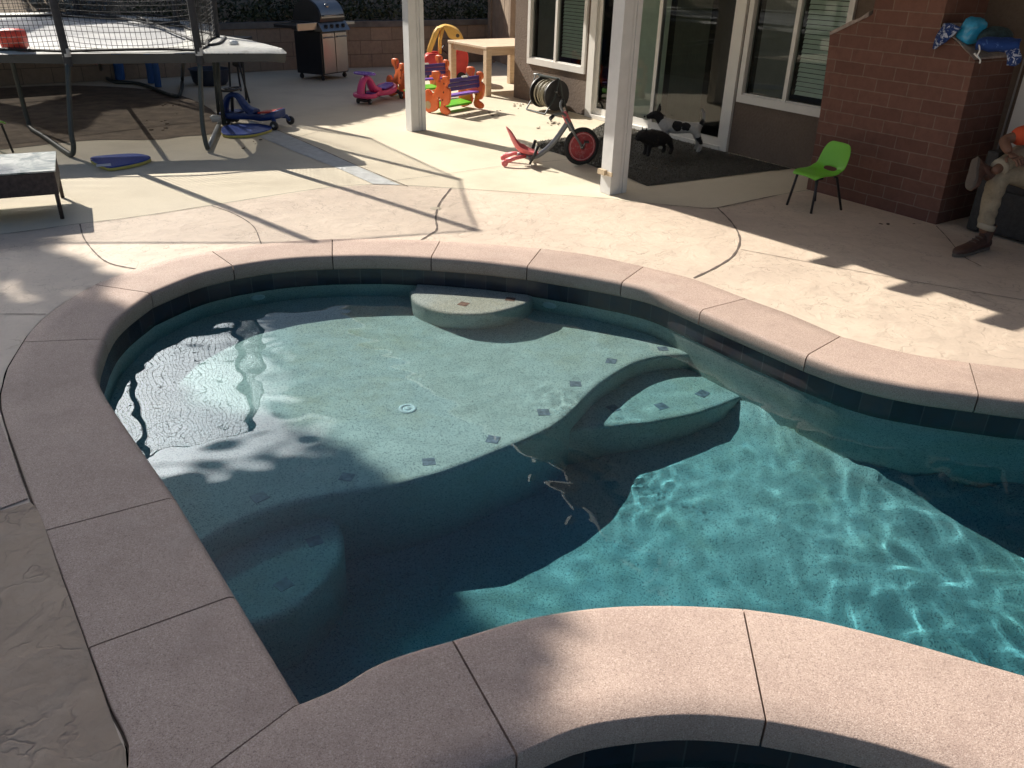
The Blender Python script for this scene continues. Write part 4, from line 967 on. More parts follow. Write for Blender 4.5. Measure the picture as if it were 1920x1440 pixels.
a = [bm.verts.new(V(*p)) for p in vs]; b = [bm.verts.new(V(*p) + V(gw + .04, 0, 0)) for p in vs]; bm.faces.new(a); bm.faces.new(b[::-1])
for i in range(4): bm.faces.new((a[i], a[(i + 1) % 4], b[(i + 1) % 4], b[i]))
cp = P_('control_panel', bm, M_STEEL, grill)
for k in range(4):
    bm = bmesh.new(); lathe(bm, [(0, .035), (.018, .035), (.022, .012), (.034, .01), (.036, 0)], 14, Matrix.Translation(V(.12 + k * .145, -.032, .83)) @ V(0, -.14, .1).normalized().to_track_quat('Z', 'X').to_matrix().to_4x4()); P_('knob', bm, M_BLK, cp, smooth=True, sharp=40)
bm = bmesh.new(); box(bm, (gw / 2, gd / 2 + .05, .83), (gw + .04, gd - .04, .14), None, .01); P_('firebox', bm, M_GBLK, grill)
prof = [(-.0, .90), (-.01, .98), (.03, 1.09), (.12, 1.18), (.25, 1.225), (.40, 1.20), (.52, 1.09), (.57, .95), (.57, .90)]
prof = [(p.x, p.y) for p in catmull([V(a, b, 0) for a, b in prof], 3)]
bm = bmesh.new(); A = [bm.verts.new((.02, y, z)) for y, z in prof]; B = [bm.verts.new((gw - .02, y, z)) for y, z in prof]; bm.faces.new(A); bm.faces.new(B[::-1])
for i in range(len(A) - 1): bm.faces.new((A[i], A[i + 1], B[i + 1], B[i]))
bm.faces.new((A[0], A[-1], B[-1], B[0])); lid = P_('lid', bm, M_GBLK, grill, smooth=True, sharp=35)
bm = bmesh.new(); pf = prof[2:13]; A = [bm.verts.new((.045, y - .006, z + .006)) for y, z in pf]; B = [bm.verts.new((gw - .045, y - .006, z + .006)) for y, z in pf]
for i in range(len(A) - 1): bm.faces.new((A[i], A[i + 1], B[i + 1], B[i]))
P_('lid_face', bm, M_STEEL, lid, smooth=True)
bm = bmesh.new(); tube(bm, [V(.08, -.01, .99), V(.09, -.055, 1.0), V(gw - .09, -.055, 1.0), V(gw - .08, -.01, .99)], .012, 8); P_('handle', bm, M_STEEL, lid, smooth=True)
bm = bmesh.new(); lathe(bm, [(0, .02), (.035, .018), (.04, 0)], 16, Matrix.Translation(V(gw * .42, .055, 1.135)) @ V(0, -.7, .7).normalized().to_track_quat('Z', 'X').to_matrix().to_4x4()); P_('thermometer', bm, M_STEEL, lid, smooth=True)
for x0, x1, nm in ((-.50, -.03, 0), (gw + .03, gw + .30, 1)):
    bm = bmesh.new(); box(bm, ((x0 + x1) / 2, gd / 2, .85), (x1 - x0, gd - .08, .05), None, .008); s_ = P_('side_shelf', bm, M_STEEL if nm else M_GBLK, grill)
    if not nm: bm = bmesh.new(); box(bm, ((x0 + x1) / 2 , .03, .845), (x1 - x0, .02, .11), None, .006); P_('shelf_front', bm, M_STEEL, s_)
for x, y in ((.05, .05), (gw - .05, .05), (.05, gd - .05), (gw - .05, gd - .05)):
    bm = bmesh.new(); lathe(bm, [(0, -.018), (.035, -.018), (.04, -.008), (.04, .008), (.035, .018), (0, .018)], 16, Matrix.Translation(V(x, y, .04)) @ Matrix.Rotation(pi / 2, 4, 'Y')); box(bm, (x, y, .078), (.03, .04, .03)); P_('caster', bm, M_BLK, grill, smooth=True, sharp=40)

# ---------------------------------------------------------------- swing cars (side profile in x-z, front at x=0, tail at x=.72)
def swing_car(name, label, loc, rz, mbody, mseat, mwheel, mtrim):
    t = thing(name, label, 'ride-on toy', loc, rz, 'wiggle ride-on cars')
    top = [(-.07, 0), (-.05, .10), (.02, .16), (.12, .165), (.24, .11), (.36, .085), (.48, .12), (.60, .165), (.70, .15), (.755, .07), (.76, 0)]
    pl = [V(x, y, 0) for x, y in top]; c = catmull(pl, 4); full = c + [V(p.x, -p.y, 0) for p in reversed(c[1:-1])]
    bm = bmesh.new(); rings = []
    def zt_(x): return .135 + .02 * max(0, (x - .4)) / .3 + (.05 * max(0, (x - .6)) / .15)
    for f_, z_ in ((.80, .075), (.95, .085), (1.0, .105), (1.0, None), (.96, None), (.86, None), (.45, None)):
        ring = []
        for p in full:
            cx = .36; q = V(cx + (p.x - cx) * f_, p.y * f_, 0); z = z_ if z_ else zt_(q.x) + (0 if f_ == 1 else .012 if f_ > .9 else .002 if f_ > .6 else -.006)
            if z_ and q.x > .5: z += .03 * (q.x - .5) / .25
            ring.append(bm.verts.new((q.x, q.y, z)))
        rings.append(ring)
    for a, b in zip(rings, rings[1:]):
        for k in range(len(a)): k2 = (k + 1) % len(a); bm.faces.new((a[k], a[k2], b[k2], b[k]))
    bm.faces.new(rings[0]); bm.faces.new(rings[-1])
    P_('body', bm, mbody, t, smooth=True, sharp=60)
    bm = bmesh.new(); arch = catmull([V(-.02, 0, .12), V(-.015, 0, .20), (V(.035, 0, .30)), V(.11, 0, .345), V(.185, 0, .32), V(.245, 0, .24), V(.30, 0, .18), V(.40, 0, .145)], 5)
    tube(bm, arch, [.05 + .035 * abs(f_ - .45) * (1 if f_ < .5 else 2) for f_ in [i / (len(arch) - 1) for i in range(len(arch))]], 12, flat=(1.0, .62)); P_('arch', bm, mbody, t, smooth=True)
    bm = bmesh.new(); tube(bm, [V(.06, 0, .02), V(.10, 0, .36), V(.10, 0, .40)], [.02, .018, .018], 8); P_('steering_column', bm, M_BLK, t, smooth=True)
    bm = bmesh.new(); R_ = [V(.10 + .075 * cos(a_) , .16 * sin(a_), .405) for a_ in [2 * pi * k / 24 for k in range(25)]]; tube(bm, R_, .016, 8, False); box(bm, (.10, 0, .405), (.15, .05, .02), None, .008); P_('steering_wheel', bm, mseat if mseat != M_RED else M_BLK, t, smooth=True)
    bm = bmesh.new(); box(bm, (.60, 0, .178), (.26, .19, .02), Matrix.Rotation(-.12, 3, 'Y'), .009, 2); box(bm, (.715, 0, .20), (.05, .14, .035), Matrix.Rotation(-.5, 3, 'Y'), .015, 2); P_('seat', bm, mseat, t, smooth=True)
    bm = bmesh.new(); box(bm, (.12, 0, .142), (.10, .27, .012), None, .005); P_('footrest', bm, mtrim, t, smooth=True)
    bm = bmesh.new(); box(bm, (.06, 0, .055), (.12, .16, .05), None, .02); P_('front_axle', bm, M_BLK, t, smooth=True)
    for x, y, r in ((.05, .10, .035), (.05, -.10, .035), (.74, .20, .052), (.74, -.20, .052)):
        bm = bmesh.new(); lathe(bm, [(0, -.019), (r * .7, -.019), (r, -.012), (r, .012), (r * .7, .019), (0, .019)], 18, Matrix.Translation(V(x, y, r)) @ Matrix.Rotation(pi / 2, 4, 'X')); wh = P_('wheel', bm, M_BLK, t, smooth=True, sharp=40)
        bm = bmesh.new(); lathe(bm, [(0, -.022), (r * .3, -.022), (r * .3, .022), (0, .022)], 10, Matrix.Translation(V(x, y, r)) @ Matrix.Rotation(pi / 2, 4, 'X')); P_('hub', bm, plain('hub_grey', (.5, .5, .5), .4), wh, smooth=True, sharp=40)
    for sy in (-1, 1): bm = bmesh.new(); tube(bm, [V(.66, sy * .10, .12), V(.72, sy * .15, .105), V(.74, sy * .185, .055)], [.03, .026, .02], 8); P_('wheel_arm', bm, mtrim if mtrim != M_PURP else M_BLK, t, smooth=True)
    return t
M_PINK = plain('pink_plastic', (.62, .06, .20), .35, var=.06); M_PURP = plain('purple_plastic', (.07, .04, .22), .4, var=.08); M_VIOL = plain('violet_plastic', (.20, .10, .45), .4, var=.08); M_DBLUE = plain('blue_plastic', (.01, .035, .16), .35, var=.08); M_RED = plain('red_plastic', (.55, .05, .035), .35, var=.06)
a = G(681, 190); swing_car('swing_car', 'pink swing car with purple steering handle and seat, beside the left post', tuple(V(-2.24, 12.12, 0)), radians(66), M_PINK, M_VIOL, M_BLK, M_PURP)
swing_car('swing_car', 'dark blue swing car with red seat edge, right of the trampoline legs', tuple(V(-3.60, 10.42, 0)), radians(-14), M_DBLUE, M_RED, M_BLK, M_DBLUE)

# ---------------------------------------------------------------- bodyboards
M_YEL = plain('yellow_foam', (.50, .45, .12), .6)
def board(label, pts, grp='blue bodyboards'):
    c = sum(pts, V(0, 0, 0)) / len(pts); t = thing('bodyboard', label, 'bodyboard', tuple(c), 0, grp)
    q = [p - c for p in pts]; bm = bmesh.new(); slab(bm, [(p.x, p.y) for p in q], .028, Matrix.Translation(V(0, 0, .0145)), .008); P_('foam_core', bm, M_YEL, t)
    bm = bmesh.new(); slab(bm, [(p.x * .997, p.y * .997) for p in q], .012, Matrix.Translation(V(0, 0, .035)), .004); P_('deck', bm, plain('blue_skin', (.015, .055, .30), .45, var=.15, scale=6), t); return t, q
t, q = board('blue bodyboard with yellow edge and white tag lying on the sunlit concrete', catmull([G(*p) for p in ((172, 307), (176, 301), (215, 297), (250, 295), (272, 297), (284, 302), (270, 309), (240, 316), (207, 321), (190, 316))], 3, True))
bm = bmesh.new(); cc = G(194, 309, .045) - Vector(t.location); box(bm, (cc.x, cc.y, .0425), (.13, .10, .002), Matrix.Rotation(.5, 3, 'Z')); P_('tag', bm, plain('white_tag', (.6, .62, .66), .5), t)
board('blue bodyboard with yellow edge lying in shade by the grey pipe', catmull([G(*p) for p in ((418, 257), (420, 243), (450, 239), (480, 238), (506, 242), (508, 248), (480, 256), (450, 259))], 3, True))

# ---------------------------------------------------------------- dark wicker table at the left
wl_t = thing('wicker_table', 'dark brown wicker table with a glass top, cut by the left edge', 'table', tuple(V(-3.9, 6.5, 0)))
c1 = G(101, 319, .38); ex = V(-.895, -.445, 0).normalized(); ey = V(ex.y, -ex.x, 0); 
if ey.y < 0: ey = -ey
M_WICK = plain('dark_wicker', (.045, .032, .03), .6, var=.5, scale=30, bump=1.0, bscale=70)
ang = atan2(ex.y, ex.x); cen_ = c1 + ex * .55 + ey * .36; cen_.z = 0
bm = bmesh.new(); rot = Matrix.Rotation(ang, 3, 'Z')
for sx, sy, lx, ly in ((0, -1, 1.1, .03), (0, 1, 1.1, .03), (-1, 0, .03, .66), (1, 0, .03, .66)):
    box(bm, cen_ + rot @ V(sx * .535, sy * .345, 0) + V(0, 0, .28), (lx, ly, .17), rot, .008)
wobj('wicker_apron', bm, M_WICK, wl_t)
for k in range(0): pass
def m_gtop():
    t = NT('glass_top_reflection', Roughness=.35); t.color(t.ramp(t.noise(5, 6, .65, dist=.6), [(.42, (.05, .09, .09)), (.58, (.42, .43, .40))])); return t.m  # pale mottling puts reflected light into the colour of the glass
bm = bmesh.new(); box(bm, cen_ + V(0, 0, .374), (1.12, .74, .012), rot, .003); wobj('glass_top', bm, m_gtop(), wl_t)
for sx in (-1, 1):
    for sy in (-1, 1): bm = bmesh.new(); p = cen_ + rot @ V(sx * .53, sy * .34, 0); tube(bm, [V(p.x, p.y, 0), V(p.x, p.y, .36)], .016, 8); wobj('leg', bm, M_WICK, wl_t, smooth=True)
# ---------------------------------------------------------------- orange, purple and green see-saw benches
M_ORNG = plain('orange_plastic', (.80, .17, .05), .4, var=.06); M_GRN = plain('green_plastic', (.16, .55, .03), .4, var=.06)
fig = [(500, 740), (520, 728), (560, 726), (595, 735), (612, 760), (610, 800), (600, 845), (612, 868), (640, 862), (652, 830), (660, 800), (690, 788), (735, 800), (752, 830), (750, 880), (728, 905), (722, 935), (760, 950), (775, 985), (772, 1060), (758, 1130), (730, 1165), (700, 1165), (690, 1180), (720, 1195), (760, 1225), (768, 1260), (745, 1288), (690, 1285), (640, 1262), (618, 1210), (632, 1170), (640, 1110), (610, 1080), (582, 1100), (588, 1140), (592, 1190), (560, 1235), (500, 1262), (440, 1268), (395, 1240), (385, 1160), (372, 1090), (380, 1010), (410, 970), (450, 975), (478, 1010), (500, 1040), (525, 1015), (552, 965), (570, 925), (565, 880), (545, 850), (512, 820), (496, 780)]
P0 = G(740 + 700 / 6.858, 30 + 1283 / 6.858)
SO, SE = G(845, 217), G(912, 205)
axn = (SE - SO).normalized(); pdir = V(-axn.y, axn.x, 0)
def to_plane(px, py, o, d):
    r = ray(px, py); n_ = V(d.y, -d.x, 0); k = (o - V(0, 0, CH)).dot(n_) / r.dot(n_); p = V(0, 0, CH) + r * k; return (p - o).dot(d), p.z
dview = V(-1, .35, 0).normalized()
outl = [to_plane(740 + x / 6.858, 30 + y / 6.858, P0, dview) for x, y in fig]
zmin = min(z for _, z in outl); outl = [(u_, z - zmin) for u_, z in outl]
um = min(u_ for u_, _ in outl); outl = [(u_ - um, z) for u_, z in outl]; UW = max(u_ for u_, _ in outl)
outl = [(p.x, p.y) for p in catmull([V(a, b, 0) for a, b in outl], 2, True)]
def seesaw(label, loc, rz, gap=.62):
    """local x along the bench, panels stand in the local y-z plane"""
    t = thing('seesaw_bench', label, 'toy bench', loc, rz, 'orange and purple toy benches')
    for x in (0, gap):
        bm = bmesh.new(); slab(bm, outl, .05, Matrix(((0, 0, 1, x), (1, 0, 0, 0), (0, 1, 0, 0), (0, 0, 0, 1))), .012, 2); pn = P_('side_panel', bm, M_ORNG, t, smooth=True, sharp=45)
        bm = bmesh.new()
        for y, z in ((.09, .40), (.10, .29), (.18, .21), (.12, .19)):
            lathe(bm, [(0, -.028), (.012, -.028), (.012, .028), (0, .028)], 8, Matrix.Translation(V(x, y, z)) @ Matrix.Rotation(pi / 2, 4, 'Y'))
        P_('bolt_holes', bm, plain('hole_dark', (.15, .03, .01), .6), pn)
    bm = bmesh.new(); lathe(bm, [(0, -.03), (.05, -.03), (.052, -.026), (.052, .026), (.05, .03), (0, .03)], 20, Matrix.Translation(V(0, UW - .08, .10)) @ Matrix.Rotation(pi / 2, 4, 'Y')); P_('face_sticker', bm, plain('pale_sticker', (.55, .42, .25), .5), t)
    bm = bmesh.new()
    for k in range(3): box(bm, (gap / 2, .075 + k * .003, .32 + k * .053), (gap - .055, .028, .049), None, .008)
    bk = P_('backrest', bm, M_PURP, t)
    bm = bmesh.new(); box(bm, (gap / 2, .055, .462), (.11, .03, .022), None, .009); P_('grip', bm, M_WPLAS, bk)
    bm = bmesh.new(); box(bm, (gap / 2, .16, .225), (gap - .055, .19, .025), Matrix.Rotation(-.08, 3, 'X'), .008); P_('seat', bm, M_VIOL, t)
    bm = bmesh.new(); box(bm, (gap / 2, .30, .085), (gap - .055, .22, .03), Matrix.Rotation(.12, 3, 'X'), .01); P_('foot_board', bm, M_GRN, t)
    return t
aa = atan2(axn.y, axn.x)
seesaw('orange toy bench with purple backrest and green footboard, nearest of the two', tuple(SO), aa + .02, .72)
seesaw('orange toy bench with purple backrest, mostly hidden behind the left post', (-1.68, 12.70, 0), aa - .12, .85)

# ---------------------------------------------------------------- red and yellow toy car
cc_ = thing('toy_car', 'red toddler car with yellow roof standing behind the wooden table', 'toy car', (-1.62, 14.85, 0), radians(6))
M_COUPE = plain('faded_red_plastic', (.62, .055, .05), .45, var=.12); M_CYEL = plain('faded_yellow_plastic', (.75, .45, .10), .45, var=.12)
side = catmull([V(-.02, .18, 0), V(-.03, .32, 0), V(.02, .42, 0), (V(.16, .45, 0)), V(.24, .42, 0), V(.28, .30, 0), V(.36, .20, 0), V(.46, .22, 0), V(.50, .34, 0), V(.54, .50, 0), V(.62, .54, 0), V(.70, .48, 0), V(.72, .34, 0), V(.68, .16, 0), V(.60, .09, 0), V(.10, .09, 0)], 3, True)
for sy in (-.19, .19):
    bm = bmesh.new(); slab(bm, [(p.x, p.y) for p in side], .06, Matrix(((1, 0, 0, 0), (0, 0, -1, sy), (0, 1, 0, 0), (0, 0, 0, 1))), .02, 2); P_('body_side', bm, M_COUPE, cc_, smooth=True, sharp=50)
bm = bmesh.new(); box(bm, (.12, 0, .28), (.27, .34, .30), None, .06, 3); box(bm, (.62, 0, .32), (.14, .34, .40), None, .05, 3); box(bm, (.36, 0, .13), (.5, .33, .05), None, .01); P_('body', bm, M_COUPE, cc_, smooth=True, sharp=50)
bm = bmesh.new(); R_ = catmull([V(.05, 0, .50), V(.10, 0, .62), V(.17, 0, .78), V(.27, 0, .86), V(.40, 0, .87), V(.54, 0, .81), V(.62, 0, .68), V(.66, 0, .52)], 4)
sec = []
for i, p in enumerate(R_):
    w_ = .16 if 8 < i < 22 else .165; sec.append([bm.verts.new((p.x, y, p.z + (.0 if abs(y) < .1 else -.02) * (1 if 8 < i < 22 else 0))) for y in (-w_ - .01, -w_ + .04, 0, w_ - .04, w_ + .01)])
for i, (a, b) in enumerate(zip(sec, sec[1:])):
    for k in range(4):
        if (7 < i < 22) or k in (0, 3): bm.faces.new((a[k], a[k + 1], b[k + 1], b[k]))
rf = P_('roof', bm, M_CYEL, cc_, smooth=True); md = rf.modifiers.new('thick', 'SOLIDIFY'); md.thickness = .035; md.offset = 0; md2 = rf.modifiers.new('round', 'BEVEL'); md2.width = .01; md2.segments = 2
for y in (-.155, .155):
    bm = bmesh.new(); tube(bm, [V(.30, y, .84), V(.25, y, .66), V(.24, y, .44)], [.028, .026, .03], 8); P_('roof_pillar', bm, M_CYEL, cc_, smooth=True)
qp = catmull([V(.30, .875, 0), V(.42, .87, 0), V(.55, .80, 0), V(.64, .68, 0), V(.68, .50, 0), V(.60, .50, 0), V(.57, .60, 0), V(.50, .66, 0), V(.40, .69, 0), V(.36, .76, 0)], 2, True)
fp = [(.02, .46), (.10, .46), (.24, .80), (.30, .86), (.20, .84), (.14, .76)]
for sy in (-.165, .165):
    for o_ in ([(p.x, p.y) for p in qp], fp):
        bm = bmesh.new(); slab(bm, o_, .035, Matrix(((1, 0, 0, 0), (0, 0, -1, sy), (0, 1, 0, 0), (0, 0, 0, 1))), .01, 2); P_('roof_side', bm, M_CYEL, cc_, smooth=True, sharp=50)
    bm = bmesh.new(); lathe(bm, [(0, -.02), (.03, -.02), (.03, .02), (0, .02)], 14, Matrix.Translation(V(.54, sy, .73)) @ Matrix.Rotation(pi / 2, 4, 'X')); P_('window_hole', bm, plain('hole_shadow', (.10, .08, .06), .8), cc_)
bm = bmesh.new(); q_ = Matrix.Translation(V(.27, 0, .50)) @ Matrix.Rotation(radians(-55), 4, 'Y'); tube(bm, [q_ @ V(.085 * cos(2 * pi * k / 20), .085 * sin(2 * pi * k / 20), 0) for k in range(21)], .011, 6, False); tube(bm, [q_ @ V(0, -.08, 0), q_ @ V(0, .08, 0)], .01, 6); tube(bm, [q_ @ V(0, 0, 0), q_ @ V(0, 0, -.12)], .01, 6); P_('steering_wheel', bm, M_BLK, cc_, smooth=True)
for x, y in ((.10, -.2), (.10, .2), (.60, -.2), (.60, .2)):
    bm = bmesh.new(); lathe(bm, [(0, -.03), (.07, -.03), (.085, -.015), (.085, .015), (.07, .03), (0, .03)], 18, Matrix.Translation(V(x, y, .085)) @ Matrix.Rotation(pi / 2, 4, 'X')); P_('wheel', bm, M_BLK, cc_, smooth=True, sharp=40)

# ---------------------------------------------------------------- wooden table
def m_wood(name, c1, c2):
    t = NT(name, Roughness=.65); mp = t.n('ShaderNodeMapping'); mp.inputs['Scale'].default_value = (2, 14, 14); t.l(t.co.outputs['Object'], mp.inputs['Vector'])
    t.color(t.ramp(t.noise(2.2, 6, .6, mp.outputs[0], .4), [(.3, c1), (.7, c2)])); t.bump(t.noise(5, 4, .6, mp.outputs[0]), .15, .004); return t.m
M_PINE = m_wood('pine', (.56, .42, .28), (.72, .57, .40))
TZh = .71; c0 = G(912, 88, TZh); e1 = HU; l1 = (G(832, 75, TZh) - c0).dot(HU); e2 = HV; print('TABLE', HST(c0), l1)
ta = atan2(e2.y, e2.x); tab = thing('wooden_table', 'plain pale pine table with square legs behind the orange toy benches', 'table', (c0.x, c0.y, 0), ta)
L2 = 1.25
for k in range(6):
    bm = bmesh.new(); wd = L2 / 6 if False else l1 / 6
    box(bm, (L2 / 2, wd * (k + .5), TZh - .02), (L2, wd - .003, .038), None, .004, 1); P_('tabletop_board', bm, M_PINE, tab)
bm = bmesh.new()
for y in (.05, l1 - .05): box(bm, (L2 / 2, y, TZh - .085), (L2 - .2, .025, .09))
for x in (.05, L2 - .05): box(bm, (x, l1 / 2, TZh - .085), (.025, l1 - .2, .09))
P_('apron', bm, M_PINE, tab)
for x in (.055, L2 - .055):
    for y in (.055, l1 - .055): bm = bmesh.new(); box(bm, (x, y, (TZh - .04) / 2), (.095, .095, TZh - .04), None, .004, 1); P_('leg', bm, M_PINE, tab)

# ---------------------------------------------------------------- red and grey tricycle (local x: rear to front wheel)
M_FRM = plain('grey_frame_paint', (.22, .23, .24), .35, .3, var=.1); M_SEATR = plain('faded_pink_red_plastic', (.66, .15, .16), .42, var=.15, scale=6)
tr0 = G(948, 307); trf = G(1088, 309); tri = thing('drift_tricycle', 'red and grey big-wheel tricycle with bucket seat in front of the right post', 'tricycle', tuple(tr0), atan2((trf - tr0).y, (trf - tr0).x)); TL = (trf - tr0).length
bm = bmesh.new(); fr_ = catmull([V(.12, 0, .10), V(.28, 0, .075), V(.38, 0, .12), V(.50, 0, .24), V(.59, 0, .37), V(.62, 0, .42)], 5); tube(bm, fr_, [.022, .022, .024, .026] + [.027] * (len(fr_) - 4), 10)
P_('frame', bm, M_FRM, tri, smooth=True)
bm = bmesh.new(); tube(bm, [V(TL - .17, 0, .47), V(TL - .105, 0, .35)], .03, 12); P_('head_tube', bm, M_FRM, tri, smooth=True, sharp=60)
for sy in (-.045, .045): bm = bmesh.new(); tube(bm, [V(TL - .18, sy, .47), V(TL - .12, sy, .37), V(TL - .0, sy, .195)], .013, 8); P_('fork_blade', bm, M_FRM, tri, smooth=True)
bm = bmesh.new(); box(bm, (TL - .175, 0, .475), (.06, .07, .12), Matrix.Rotation(-.5, 3, 'Y'), .015); P_('stem_pad', bm, M_SEATR, tri, smooth=True)
bm = bmesh.new()
hb = catmull([V(TL - .36, -.25, .50), V(TL - .33, -.22, .525), V(TL - .24, -.17, .54), V(TL - .19, -.06, .50), V(TL - .19, .06, .50), V(TL - .22, .17, .56), V(TL - .20, .24, .60), V(TL - .19, .26, .605)], 4); tube(bm, hb, .0135, 8); P_('handlebar', bm, M_FRM, tri, smooth=True)
for a_, b_ in ((hb[0], hb[4]), (hb[-5], hb[-1])): bm = bmesh.new(); tube(bm, [a_, b_], .019, 8); P_('grip', bm, M_BLK, tri, smooth=True)
WM = Matrix.Translation(V(TL, 0, .19)) @ Matrix.Rotation(radians(14), 4, 'Z') @ Matrix.Rotation(pi / 2, 4, 'X')
bm = bmesh.new(); lathe(bm, [(.148, -.022), (.17, -.026), (.186, -.018), (.192, 0), (.186, .018), (.17, .026), (.148, .022), (.142, 0), (.148, -.022)], 40, WM); wf = P_('front_wheel', bm, plain('tyre_rubber', (.02, .02, .02), .8, bump=.4, bscale=50), tri, smooth=True)
bm = bmesh.new(); lathe(bm, [(0, .028), (.03, .028), (.04, .02), (.125, .017), (.135, .024), (.147, .022), (.147, -.022), (.04, -.02), (0, -.028)], 36, WM); P_('wheel_disc', bm, plain('scuffed_red_disc', (.38, .045, .05), .45, var=.2, scale=12, dirt=(.5, .3, .3)), wf, smooth=True, sharp=30)
bm = bmesh.new(); lathe(bm, [(.129, .0235), (.133, .0275), (.137, .0235)], 36, WM); P_('rim_stripe', bm, plain('pink_stripe', (.62, .3, .3), .5), wf, smooth=True)
bm = bmesh.new(); lathe(bm, [(0, .05), (.012, .05), (.014, .03), (.026, .028)], 12, WM); tube(bm, [WM @ V(0, 0, .05), WM @ V(.02, .06, .055)], .007, 6); tube(bm, [WM @ V(0, 0, -.05), WM @ V(-.02, -.06, -.055)], .007, 6); P_('crank', bm, M_STEEL, wf, smooth=True)
for sy in (.055, -.055): bm = bmesh.new(); c_ = WM @ V(.02 * (1 if sy > 0 else -1), .06 * (1 if sy > 0 else -1), sy + (.03 if sy > 0 else -.03)); box(bm, c_, (.05, .06, .018), None, .004); P_('pedal', bm, M_BLK, wf)
# bucket seat: shell swept from base to a tall curved back
bm = bmesh.new(); secs = []
for x, z, w_, curl in ((.34, .105, .05, .02), (.30, .10, .10, .03), (.22, .095, .125, .05), (.14, .115, .13, .065), (.085, .17, .125, .065), (.05, .24, .11, .055), (.02, .31, .08, .04), (.0, .355, .045, .02), (-.008, .375, .012, .005)):
    secs.append([bm.verts.new((x + curl * .9 * (abs(f_) ** 2) * (1 if z > .11 else .2), w_ * f_, z + curl * (f_ * f_) * (1.0 if z < .17 else .15))) for f_ in (-1, -.75, -.4, 0, .4, .75, 1)])
for a, b in zip(secs, secs[1:]):
    for k in range(6): bm.faces.new((a[k], a[k + 1], b[k + 1], b[k]))
bs = P_('bucket_seat', bm, M_SEATR, tri, smooth=True); m_ = bs.modifiers.new('t', 'SOLIDIFY'); m_.thickness = .008; m_ = bs.modifiers.new('s', 'SUBSURF'); m_.levels = 1; m_.render_levels = 2
for sy in (-.13, .13):
    bm = bmesh.new(); tube(bm, [V(.20, sy * .4, .09), V(.10, sy * .9, .085), V(.0, sy, .055)], [.018, .02, .028], 8); ra = P_('rear_arm', bm, M_SEATR, tri, smooth=True)
    bm = bmesh.new(); lathe(bm, [(0, -.016), (.028, -.016), (.034, -.008), (.034, .008), (.028, .016), (0, .016)], 16, Matrix.Translation(V(-.015, sy, .034)) @ Matrix.Rotation(pi / 2, 4, 'X')); P_('caster', bm, M_SEATR, ra, smooth=True, sharp=40)
for sy in (-.155, .155): bm = bmesh.new(); tube(bm, [V(.24, sy, .035), V(.285, sy, .12), V(.315, sy, .215)], [.012, .014, .017], 8); P_('drift_lever', bm, M_BLK, tri, smooth=True)
bm = bmesh.new(); tube(bm, [V(.245, -.16, .07), V(.245, .16, .07)], .012, 6); P_('lever_bar', bm, M_FRM, tri, smooth=True)

# ---------------------------------------------------------------- hose reel against the wall
rc = HP(3.12, -.27, .235); reel = thing('hose_reel', 'black hose reel wound with tan hose against the stucco wall under the window', 'hose reel', (rc.x, rc.y, 0), atan2(-HU.y, -HU.x))
RX = Matrix.Rotation(pi / 2, 4, 'Y')
for x in (-.18, .18):
    bm = bmesh.new(); lathe(bm, [(0, -.006), (.05, -.012), (.17, -.006), (.205, -.010), (.205, .010), (.17, .006), (.05, .012), (0, .006)], 30, Matrix.Translation(V(x, 0, .235)) @ RX); P_('reel_disc', bm, M_BLK, reel, smooth=True, sharp=40)
bm = bmesh.new(); lathe(bm, [(.09, -.17), (.09, .17)], 20, Matrix.Translation(V(0, 0, .235)) @ RX); P_('drum', bm, M_BLK, reel, smooth=True)
bm = bmesh.new(); rg2 = random.Random(4); hp = []
for k in range(15 * 22): a_ = 2 * pi * k / 22; q_ = k / 22; r_ = .152 + .012 * sin(q_ * 2.7) + (.016 if q_ > 8 else 0); x_ = -.15 + .30 * (q_ % 8) / 8 if int(q_ / 8) % 2 == 0 else .15 - .30 * (q_ % 8) / 8; hp.append(V(x_, r_ * cos(a_), .235 + r_ * sin(a_)))
tube(bm, hp, .0095, 6); P_('hose', bm, plain('tan_hose', (.30, .27, .20), .5, var=.3, scale=9), reel, smooth=True)
bm = bmesh.new()
for x in (-.23, .23): tube(bm, curve_pts([V(x, -.22, .012), V(x, -.06, .24), V(x, .0, .45), V(x, .06, .24), V(x, .16, .012)], 4), .011, 6)
tube(bm, [V(-.23, -.22, .012), V(.23, -.22, .012)], .011, 6); tube(bm, [V(-.23, .16, .012), V(.23, .16, .012)], .011, 6); box(bm, (0, -.01, .455), (.44, .07, .022), None, .006)
P_('stand', bm, M_TUBE, reel, smooth=True, sharp=50)
bm = bmesh.new(); tube(bm, curve_pts([V(-.30, -.05, .22), V(-.31, -.05, .34), V(-.33, -.02, .42), V(-.31, .0, .46), V(-.26, 0, .455)], 4), .011, 6); tube(bm, [V(-.32, -.05, .455), V(-.24, .03, .46)], .016, 6); P_('spigot_hose', bm, M_GREYP, reel, smooth=True)
bm = bmesh.new(); tube(bm, [V(.20, 0, .235), V(.24, 0, .235), V(.245, -.08, .30), V(.30, -.08, .30)], .009, 6); P_('crank_handle', bm, M_STEEL, reel, smooth=True)

